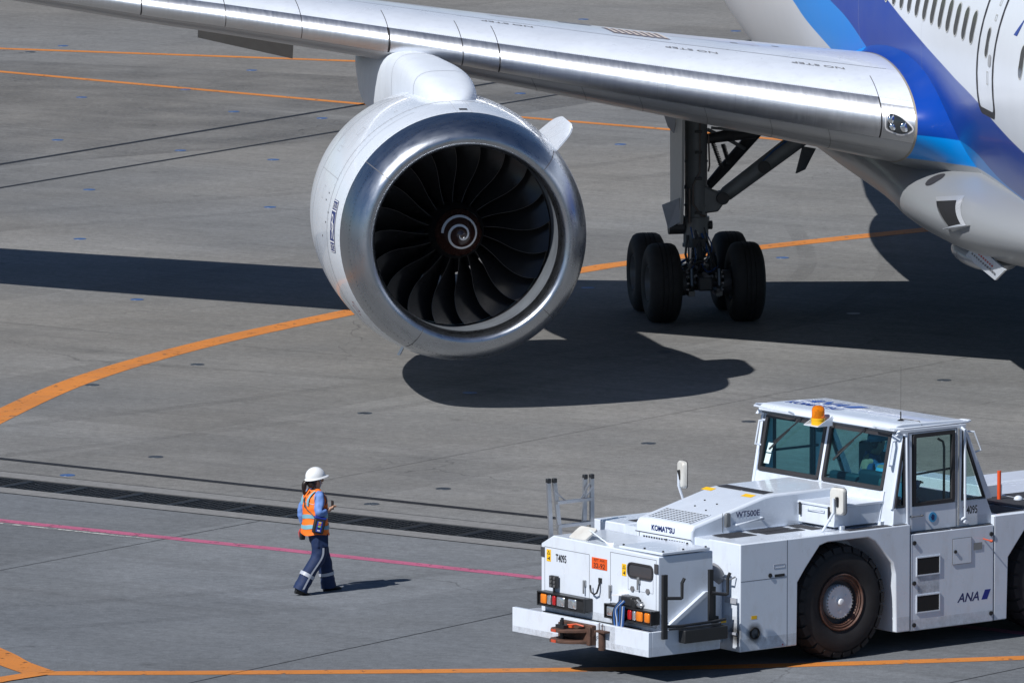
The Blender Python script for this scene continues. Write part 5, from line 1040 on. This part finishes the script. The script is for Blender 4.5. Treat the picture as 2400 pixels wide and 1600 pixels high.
# cable bundle hung over the right-hand lamp bar
cb = empty('cable_bundle', tw(2.99, .75, .6), TR, 'black and blue cable bundle with connector hung over a lamp bar', 'cable bundle')
m = MB(); m.box(-.07, .07, .02, .24, .3, .42); m.box(-.05, .06, .14, .3, .28, .4); m.build('connector_body', black, cb, bevel=.02)
m = MB(); m.box(-.08, .04, -.14, .06, .41, .425, 0, Matrix.Rotation(.12, 4, 'X')); m.build('connector_flap', M('flap_white', (.72, .73, .75), .5), cb)
for k, (mm_, off) in enumerate(((hose, 0), (black, .03), (hose, .06), (black, -.025), (M('cable_pale', (.45, .5, .58), .5), .045))):
    m = MB(); pts = catmull([(.07, .05 + off, .36), (.1, -.04 + off * .6, .25), (.105, -.05 + off * 1.2, .13), (.11, -.02 + off, .03), (.1, .03 + off, .02), (.105, .06 + off, .12), (.1, .07 + off, .3)], 6); m.tube(pts, .016, 7); m.build('cable_loop', mm_, cb)
m = MB(); m.tube([(.03, .28, .34), (.06, .34, .4), (.05, .4, .36), (.06, .42, .31)], .014, 7); m.sphere((.04, .38, .34), .04, .07, .035, 12, 8); m.build('coupling', plate_steel, cb)

# ------------------------------------------------------------ people
def skin(nodes, edges, name, mat, parent, sub=2, loc=None):
    keys = list(nodes); me = bpy.data.meshes.new(name); me.from_pydata([nodes[k][0] for k in keys], [(keys.index(a), keys.index(b)) for a, b in edges], [])
    ob = bpy.data.objects.new(name + '_tmp', me); COL.objects.link(ob)
    ob.modifiers.new('skin', 'SKIN').use_smooth_shade = True
    for i, k in enumerate(keys):
        r = nodes[k][1]; sv = me.skin_vertices[0].data[i]; sv.radius = r if isinstance(r, tuple) else (r, r); sv.use_root = (i == 0)
    s = ob.modifiers.new('sub', 'SUBSURF'); s.levels = sub; s.render_levels = sub
    bpy.context.view_layer.update()
    m2 = bpy.data.meshes.new_from_object(ob.evaluated_get(bpy.context.evaluated_depsgraph_get())); m2.name = name; m2.materials.clear(); m2.materials.append(mat); m2.shade_smooth()
    bpy.data.objects.remove(ob); bpy.data.meshes.remove(me)
    return link(name, m2, parent, loc)
skin_m = M('skin', (.42, .24, .16), .5, var=.06); hair_m = M('dark_hair', (.02, .012, .01), .4, var=.2); denim = M('navy_trousers', (.005, .02, .075), .75, var=.2, vs=14, bump=.4, bs=25); shirt = M('blue_shirt', (.13, .24, .55), .7, var=.15, vs=10, bump=.4, bs=22)
hiviz = M('orange_vest', (.95, .19, .015), .6, var=.1, vs=8, bump=.3, bs=20); refl = M('reflective_band', (.2, .42, .52), .45, var=.1); refl2 = M('reflective_silver', (.42, .45, .52), .4); helm = M('white_helmet', (.8, .82, .84), .22, coat=.5, var=.02); shoe = M('black_shoe', (.012, .012, .013), .5)
def hand(mb_nodes, edges, w, d, side, pre):   # five short chains rooted in the palm; w wrist, d pointing direction
    w = Vector(w); d = Vector(d).normalized(); up = Vector((0, 0, 1)) if abs(d.z) < .8 else Vector((1, 0, 0)); s = d.cross(up).normalized() * side
    return
def make_helmet(parent, c, yaw=0., tilt=0.):
    mt = Matrix.Translation(c) @ Matrix.Rotation(yaw, 4, 'Z') @ Matrix.Rotation(tilt, 4, 'Y')
    m = MB(); n = 28
    rings = []
    for k in range(10):
        a = k / 9 * pi / 2; r = cos(a); rings.append([mt @ Vector((.135 * max(r, .01) * cos(t) - .005, .112 * max(r, .01) * sin(t), .0 + .135 * sin(a) ** .9)) for t in [2 * pi * i / n for i in range(n)]])
    m.loft([[tuple(p) for p in r] for r in rings])
    br = []
    for s_, z in ((1.0, .004), (1.12, -.012), (1.13, -.018), (1.0, -.012)):
        br.append([tuple(mt @ Vector((.135 * s_ * cos(t) + (.035 * max(0, cos(t)) ** 2 if s_ > 1 else 0) - .005, .112 * s_ * sin(t), z))) for t in [2 * pi * i / n for i in range(n)]])
    m.loft(br, caps=False)
    return m.build('helmet', helm, parent)
# walking worker: heading right and away from the camera
HD = radians(25)
wk = empty('person', (-2.56, 132.0, 0), HD, 'walking airport worker in orange vest, white helmet and navy trousers', 'person')
bn = {'pel': ((0, 0, .9), (.12, .095)), 'wai': ((0, 0, 1.03), (.105, .085)), 'che': ((.0, 0, 1.2), (.125, .095)), 'nb': ((0, 0, 1.335), (.055, .055)), 'nk': ((.005, 0, 1.385), (.048, .045)), 'jaw': ((.035, 0, 1.43), (.058, .062)), 'hd': ((.02, 0, 1.5), (.088, .075)), 'tp': ((.01, 0, 1.56), (.075, .065)),
      'sr': ((0, -.15, 1.3), .055), 'er': ((-.07, -.245, 1.08), .042), 'wr': ((.09, -.2, 1.1), .03), 'sl': ((0, .15, 1.3), .055), 'el': ((-.09, .245, 1.07), .042), 'wl': ((-.05, .26, .85), .03),
      'hr': ((0, -.085, .86), .085), 'kr': ((.0, -.1, .49), .06), 'ar': ((-.27, -.1, .12), .042), 'hl': ((0, .085, .86), .085), 'kl': ((.14, .09, .48), .06), 'al': ((.22, .09, .09), .042)}
be = [('pel', 'wai'), ('wai', 'che'), ('che', 'nb'), ('nb', 'nk'), ('nk', 'jaw'), ('jaw', 'hd'), ('hd', 'tp'), ('che', 'sr'), ('sr', 'er'), ('er', 'wr'), ('che', 'sl'), ('sl', 'el'), ('el', 'wl'), ('pel', 'hr'), ('hr', 'kr'), ('kr', 'ar'), ('pel', 'hl'), ('hl', 'kl'), ('kl', 'al')]
def add_hand(n, e, wrist, base, fwd, side, pre, curl=.6):
    """palm plus four fingers and a thumb as chains of the same body"""
    f = Vector(fwd).normalized(); s = Vector(side).normalized(); up = f.cross(s); b = Vector(base)
    n[pre + 'p'] = (tuple(b + f * .045), (.03, .018)); e.append((wrist, pre + 'p'))
    for i, (o, L) in enumerate(((-.027, .06), (-.009, .07), (.009, .066), (.026, .052))):
        a = b + f * .08 + s * o; q = a + f * L * .5 - up * L * .25 * curl; r = q + f * L * .25 * (1 - curl) - up * L * .45 * curl
        n[pre + 'a%d' % i] = (tuple(a), .0095); n[pre + 'b%d' % i] = (tuple(q), .009); n[pre + 'c%d' % i] = (tuple(r), .0075); e += [(pre + 'p', pre + 'a%d' % i), (pre + 'a%d' % i, pre + 'b%d' % i), (pre + 'b%d' % i, pre + 'c%d' % i)]
    t0 = b + f * .03 - s * .032; t1 = t0 + f * .035 - s * .016 - up * .012
    n[pre + 't0'] = (tuple(t0), .012); n[pre + 't1'] = (tuple(t1), .0095); e += [(pre + 'p', pre + 't0'), (pre + 't0', pre + 't1')]
add_hand(bn, be, 'wr', (.1, -.195, 1.105), (.75, .25, .5), (0, .7, -.3), 'r', .8)
add_hand(bn, be, 'wl', (-.05, .26, .84), (.08, 0, -1), (1, 0, 0), 'l', .5)
skin(bn, be, 'body', skin_m, wk, 2)
m = MB(); m.sphere((.105, 0, 1.475), .016, .012, .02, 10, 6); m.build('nose', skin_m, wk)
for s in (-1, 1):
    m = MB(); m.sphere((.0, s * .079, 1.47), .018, .01, .028, 10, 6); m.build('ear', skin_m, wk)
    m = MB(); m.sphere((.094, s * .032, 1.497), .008, .014, .007, 10, 6); m.build('eye', hair_m, wk)
m = MB(); m.sphere((.092, 0, 1.437), .01, .024, .006, 10, 6); m.build('mouth', M('lips', (.3, .1, .09), .5), wk)
m = MB(); m.sphere((-.015, 0, 1.51), .098, .09, .085, 18, 12); m.sphere((-.055, 0, 1.45), .06, .075, .07, 14, 10)
m.tube(catmull([(-.09, 0, 1.49), (-.145, .01, 1.45), (-.155, .015, 1.38), (-.15, .02, 1.3)], 5), [.012 + .022 * sin(pi * min(1, (i + 2) / 17)) for i in range(16)], 10); m.build('hair', hair_m, wk)
make_helmet(wk, (.005, 0, 1.525), 0, radians(-9))
m = MB(); m.tube([(.01, -.1, 1.52), (.04, -.088, 1.45), (.055, -.03, 1.395), (.055, .03, 1.395), (.04, .088, 1.45), (.01, .1, 1.52)], .006, 6); m.build('chin_strap', M('strap_gray', (.35, .37, .4), .6), wk)
from mathutils import noise as mnoise
def crumple(o, amp, scale, seed=0.):
    me = o.data; nn = [v.normal.copy() for v in me.vertices]
    for v, n in zip(me.vertices, nn):
        q = v.co * scale + Vector((seed, 0, 0)); v.co += n * amp * (mnoise.noise(Vector((q.x, q.y, q.z * 1.7))) + .5 * mnoise.noise(q * 2.3))
    me.update(); return o
tn_ = {'kr': ((.0, -.1, .49),), 'sr': ((-.15, -.1, .28),), 'ar': ((-.265, -.1, .09),), 'kl': ((.14, .09, .48),), 'sl': ((.19, .09, .26),), 'al': ((.225, .09, .07),)}
m = MB()
for pts in ([(0, -.085, .93), (.005, -.092, .8), (.015, -.098, .64), (.0, -.1, .49), (-.09, -.1, .36), (-.17, -.1, .24), (-.235, -.1, .13), (-.272, -.1, .065)], [(0, .085, .93), (.03, .088, .8), (.09, .09, .64), (.14, .09, .48), (.17, .09, .36), (.195, .09, .24), (.215, .09, .12), (.228, .09, .05)]):
    P_ = catmull(pts, 5); n_ = len(P_); m.tube(P_, [lerp_tab([(0, .108), (.2, .108), (.45, .094), (.75, .09), (1, .1)], i / (n_ - 1)) for i in range(n_)], 22)
m.loft([[(rx * cos(t), ry * sin(t), z) for t in [2 * pi * i / 28 for i in range(28)]] for z, rx, ry in ((.78, .09, .15), (.82, .125, .185), (.9, .13, .185), (.98, .12, .175))])
crumple(m.build('trousers', denim, wk), .012, 9)
sn_ = {'c': ((0, 0, 1.12), (.14, .11)), 'w': ((0, 0, .95), (.14, .11)), 'n': ((0, 0, 1.27), (.13, .1)), 'k': ((.005, 0, 1.36), (.07, .065)), 'sr': ((0, -.155, 1.295), .075), 'er': ((-.07, -.25, 1.08), .068), 'fr': ((.0, -.235, 1.085), .06), 'wr': ((.075, -.205, 1.1), .044), 'sl': ((0, .155, 1.295), .075), 'el': ((-.09, .25, 1.07), .068), 'wl': ((-.05, .26, .87), .05)}
crumple(skin(sn_, [('c', 'w'), ('c', 'n'), ('n', 'k'), ('n', 'sr'), ('sr', 'er'), ('er', 'fr'), ('fr', 'wr'), ('n', 'sl'), ('sl', 'el'), ('el', 'wl')], 'shirt', shirt, wk, 3), .012, 11)
def torso(z, grow=0.):
    rx = lerp_tab([(.78, .172), (.9, .16), (1.0, .145), (1.15, .152), (1.28, .14), (1.33, .105), (1.37, .075)], z) + grow; ry = lerp_tab([(.78, .212), (.9, .198), (1.0, .182), (1.15, .19), (1.26, .175), (1.33, .125), (1.37, .075)], z) + grow
    return [(rx * abs(cos(t)) ** .8 * (1 if cos(t) > 0 else -1) - .005, ry * abs(sin(t)) ** .85 * (1 if sin(t) > 0 else -1), z + .012 * sin(3 * t + z * 9)) for t in [2 * pi * i / 36 for i in range(36)]]
m = MB(); m.loft([torso(z) for z in rng(.785, 1.37, 26)], caps=False); vest = crumple(m.build('vest', hiviz, wk), .009, 9)
for z0, z1 in ((.865, .915), (.995, 1.045)):
    m = MB(); m.loft([torso(z, .008) for z in (z0, (z0 + z1) / 2, z1)], caps=False); m.build('reflective_band', refl, vest)
for s in (-1, 1):
    m = MB(); m.grid(lambda t, w: (lambda q: (q[0] * 1.03, q[1] * 1.03, q[2] + .004))((-(.148 - .1 * t ** 3) , s * (.085 + .03 * w), 1.16 + .19 * t)), rng(0, 1, 8), [-1, 0, 1]); m.build('shoulder_band', refl, vest)
    m = MB(); c = Vector((0, s * .172, 1.235)); m.tube([c + Vector((.085 * cos(t), s * .006 * cos(2 * t), .09 * sin(t))) for t in [2 * pi * i / 20 for i in range(20)]], .008, 6, closed=True); m.build('armhole_piping', M('piping_dark', (.05, .06, .1), .6), vest)
m = MB(); m.tube([torso(1.2, .003)[i] for i in range(12, 25)], .004, 5); m.build('yoke_seam', refl2, vest)
def leg_band(k, a, t0, t1, name, mat):
    A, B = Vector(tn_[k][0]), Vector(tn_[a][0]); m = MB(); d = (B - A).normalized()
    r0 = .1035; m.tube([A + (B - A) * t for t in (t0, (t0 + t1) / 2, t1)], [r0 * 1.0, r0 * 1.0, r0 * 1.0], 18, caps=False); return m.build(name, mat, wk)
leg_band('sr', 'ar', .02, .24, 'shin_band', refl2); leg_band('sl', 'al', .02, .24, 'shin_band', refl2)
m = MB(); pts = [Vector(tn_[k][0]) + Vector((0, -r, 0)) for k, r in (('kr', .107), ('sr', .104), ('ar', .106))]; P0 = [Vector((.02, -.21, .62))] + pts
m.add([tuple(p + Vector((dx, 0, 0))) for p in catmull(P0, 6) for dx in (-.014, .014)], [(2 * i, 2 * i + 1, 2 * i + 3, 2 * i + 2) for i in range(18)]); m.build('side_stripe', refl2, wk)
m = MB(); m.box(-.06, .1, -.2, -.16, .62, .8); m.build('cargo_pocket', denim, wk, bevel=.015)
for x, y, z, rt in ((-.26, -.1, .0, .3), (.24, .09, .0, -.05)):
    m = MB(); mt = Matrix.Translation((x, y, z)) @ Matrix.Rotation(rt, 4, 'Y')
    rings = []
    for t, w, h in ((-.09, .02, .06), (-.085, .036, .1), (-.04, .042, .125), (.02, .044, .105), (.05, .044, .075), (.09, .046, .055), (.14, .04, .045), (.165, .02, .03)):
        rings.append([tuple(mt @ Vector((t, w * cos(a), .004 + max(0, h * (.5 + .5 * sin(a)))))) for a in [2 * pi * i / 14 for i in range(14)]])
    m.loft(rings); m.build('shoe', shoe, wk)
# things carried
bag = empty('shoulder_bag', (*wk.location.xy, 0), HD, 'small black shoulder bag with blue trim hanging at the walker\u2019s hip', 'bag')
bag['label'] = 'small black shoulder bag with blue trim at the hip of the walker'
mt = Matrix.Translation((-.05, -.225, .93)) @ Matrix.Rotation(radians(-12), 4, 'Z') @ Matrix.Rotation(radians(12), 4, 'Y')
m = MB(); m.box(-.075, .075, -.035, .03, -.115, .105, 0, mt); m.build('bag_body', M('bag_black', (.02, .018, .018), .6, bump=.3), bag, bevel=.018)
m = MB(); m.box(-.08, .08, -.04, .035, .075, .11, 0, mt); m.build('bag_flap', M('bag_blue', (.01, .03, .25), .5), bag, bevel=.012)
m = MB(); m.box(-.035, .035, -.04, -.034, -.09, .05, 0, mt); tp = m.build('tag_holder', M('tag_blue', (.015, .05, .4), .5), bag)
for i, c in enumerate(((.8, .6, .03), (.8, .15, .03), (.35, .6, .05), (.02, .02, .02), (.7, .7, .72))):
    m = MB(); m.box(-.018, .018, -.043, -.0395, .025 - i * .026, .042 - i * .026, 0, mt); m.build('tag_patch', M('tag_patch%d' % i, c, .5), tp)
m = MB(); m.tube([(-.08, -.17, 1.02), (-.158, -.08, 1.12), (-.165, .0, 1.22), (-.13, .04, 1.3), (-.05, .09, 1.375), (.03, .05, 1.38), (-.02, -.05, 1.4)], .007, 6); m.tube([(-.1, -.2, 1.03), (-.165, -.02, 1.15), (-.158, -.015, 1.25), (-.1, -.06, 1.36)], .007, 6); m.build('bag_strap', black, bag)
ph = empty('mobile_phone', (*wk.location.xy, 0), HD, 'black handset held upright in the walking worker\u2019s right hand', 'phone'); ph['label'] = 'black handset held upright in front of the walking worker'
m = MB(); m.box(.16, .175, -.2, -.14, 1.11, 1.23); m.build('phone_body', black, ph, bevel=.006)
m = MB(); m.box(.1755, .1765, -.195, -.145, 1.12, 1.22); m.build('phone_screen', pane_dark, ph)
gk = empty('glove_pouch', (*wk.location.xy, 0), HD, 'dark pouch with red strap hanging behind the walking worker\u2019s left hip', 'pouch'); gk['label'] = 'dark pouch with red strap hanging behind the left hip of the walker'
m = MB(); m.box(-.13, -.06, .18, .24, .68, .79); m.build('pouch_body', black, gk, bevel=.015)
m = MB(); m.tube([(-.1, .24, .82), (-.12, .25, .77), (-.11, .245, .71)], .014, 6); m.build('pouch_strap', M('strap_red', (.5, .06, .06), .6), gk)
# two crew inside the cab
def crew(x, y, rz, label, lean, helmet, top, vestm, seat_z):
    p = empty('person', tw(x, y, 0), TR + rz, label, 'person')
    L = lean; z = seat_z
    n = {'pel': ((0, 0, z + .1), (.15, .12)), 'wai': ((L * .3, 0, z + .25), (.14, .11)), 'che': ((L * .7, 0, z + .44), (.165, .125)), 'nb': ((L, 0, z + .58), (.065, .065)), 'nk': ((L * 1.1, 0, z + .62), .055), 'jaw': ((L * 1.2 + .03, 0, z + .67), (.062, .066)), 'hd': ((L * 1.25 + .02, 0, z + .75), (.095, .08)), 'tp': ((L * 1.25, 0, z + .82), (.08, .07)),
         'sr': ((L * .8, -.19, z + .53), .06), 'er': ((L * .8 + .12, -.26, z + .3), .048), 'wr': ((L * .8 + .33, -.18, z + .32), .034), 'sl': ((L * .8, .19, z + .53), .06), 'el': ((L * .8 + .1, .27, z + .3), .048), 'wl': ((L * .8 + .3, .2, z + .36), .034),
         'hr': ((.03, -.1, z + .07), .095), 'kr': ((.42, -.12, z + .1), .07), 'ar': ((.44, -.12, z - .3), .05), 'hl': ((.03, .1, z + .07), .095), 'kl': ((.42, .12, z + .1), .07), 'al': ((.44, .12, z - .3), .05)}
    e = list(be); e2 = list(e); add_hand(n, e2, 'wr', n['wr'][0], (1, .1, 0), (0, 1, 0), 'r'); add_hand(n, e2, 'wl', n['wl'][0], (1, -.1, 0), (0, -1, 0), 'l')
    skin(n, e2, 'body', skin_m, p, 2)
    t = {k: (n[k][0], tuple(q * 1.16 for q in (n[k][1] if isinstance(n[k][1], tuple) else (n[k][1],) * 2))) for k in ('wai', 'pel', 'che', 'nb', 'sr', 'er', 'sl', 'el')}
    t['wr'] = (n['wr'][0], (.044, .044)); t['wl'] = (n['wl'][0], (.044, .044))
    skin(t, [('wai', 'pel'), ('wai', 'che'), ('che', 'nb'), ('che', 'sr'), ('sr', 'er'), ('er', 'wr'), ('che', 'sl'), ('sl', 'el'), ('el', 'wl')], 'jacket', top, p, 2)
    t = {k: (n[k][0], tuple(q * 1.15 for q in (n[k][1] if isinstance(n[k][1], tuple) else (n[k][1],) * 2))) for k in ('pel', 'hr', 'kr', 'ar', 'hl', 'kl', 'al')}
    skin(t, [('pel', 'hr'), ('hr', 'kr'), ('kr', 'ar'), ('pel', 'hl'), ('hl', 'kl'), ('kl', 'al')], 'trousers', denim, p, 2)
    hx = L * 1.25
    m = MB(); m.sphere((hx - .01, 0, z + .765), .1, .09, .09, 16, 10); m.sphere((hx - .05, 0, z + .71), .055, .075, .06, 12, 8); m.build('hair', hair_m, p)
    m = MB(); m.sphere((hx + .108, 0, z + .72), .016, .012, .02, 8, 6); m.build('nose', skin_m, p)
    for s in (-1, 1): m = MB(); m.sphere((hx, s * .085, z + .72), .018, .01, .028, 8, 6); m.build('ear', skin_m, p)
    make_helmet(p, (hx, 0, z + .775), 0, radians(-4)).data.materials[0] = helmet
    if vestm:
        m = MB(); rr = []
        for k in range(9):
            q = k / 8; zz = z + .12 + q * .42; cx = L * (.15 + .65 * q); g = .012 + .02 * sin(pi * q)
            rr.append([(cx + (.16 + g) * cos(a), (.2 + g) * sin(a), zz) for a in [2 * pi * i / 28 for i in range(28)]])
        m.loft(rr, caps=False); v = m.build('vest', vestm, p)
        m = MB(); m.loft([[(q[0] * 1.0 + (q[0] - L * .5) * .03, q[1] * 1.03, q[2]) for q in rr[k]] for k in (5, 6)], caps=False); m.build('reflective_band', refl2, v)
    return p
dk_blue = M('dark_blue_jacket', (.02, .06, .16), .7, var=.15); lt_blue = M('light_blue_vest', (.2, .5, .72), .6, var=.1); sh2 = M('blue_work_shirt', (.05, .14, .3), .7)
crew(-1.3, .8, pi + .35, 'seated crew member with pale vest and helmet behind the windshield', .06, M('helmet_blue', (.6, .68, .72), .3), sh2, lt_blue, 1.7)
crew(-1.35, .2, pi - .5, 'crew member in dark jacket leaning beside the seated one in the cab', .16, M('helmet_dark', (.1, .2, .3), .3), dk_blue, None, 1.76)
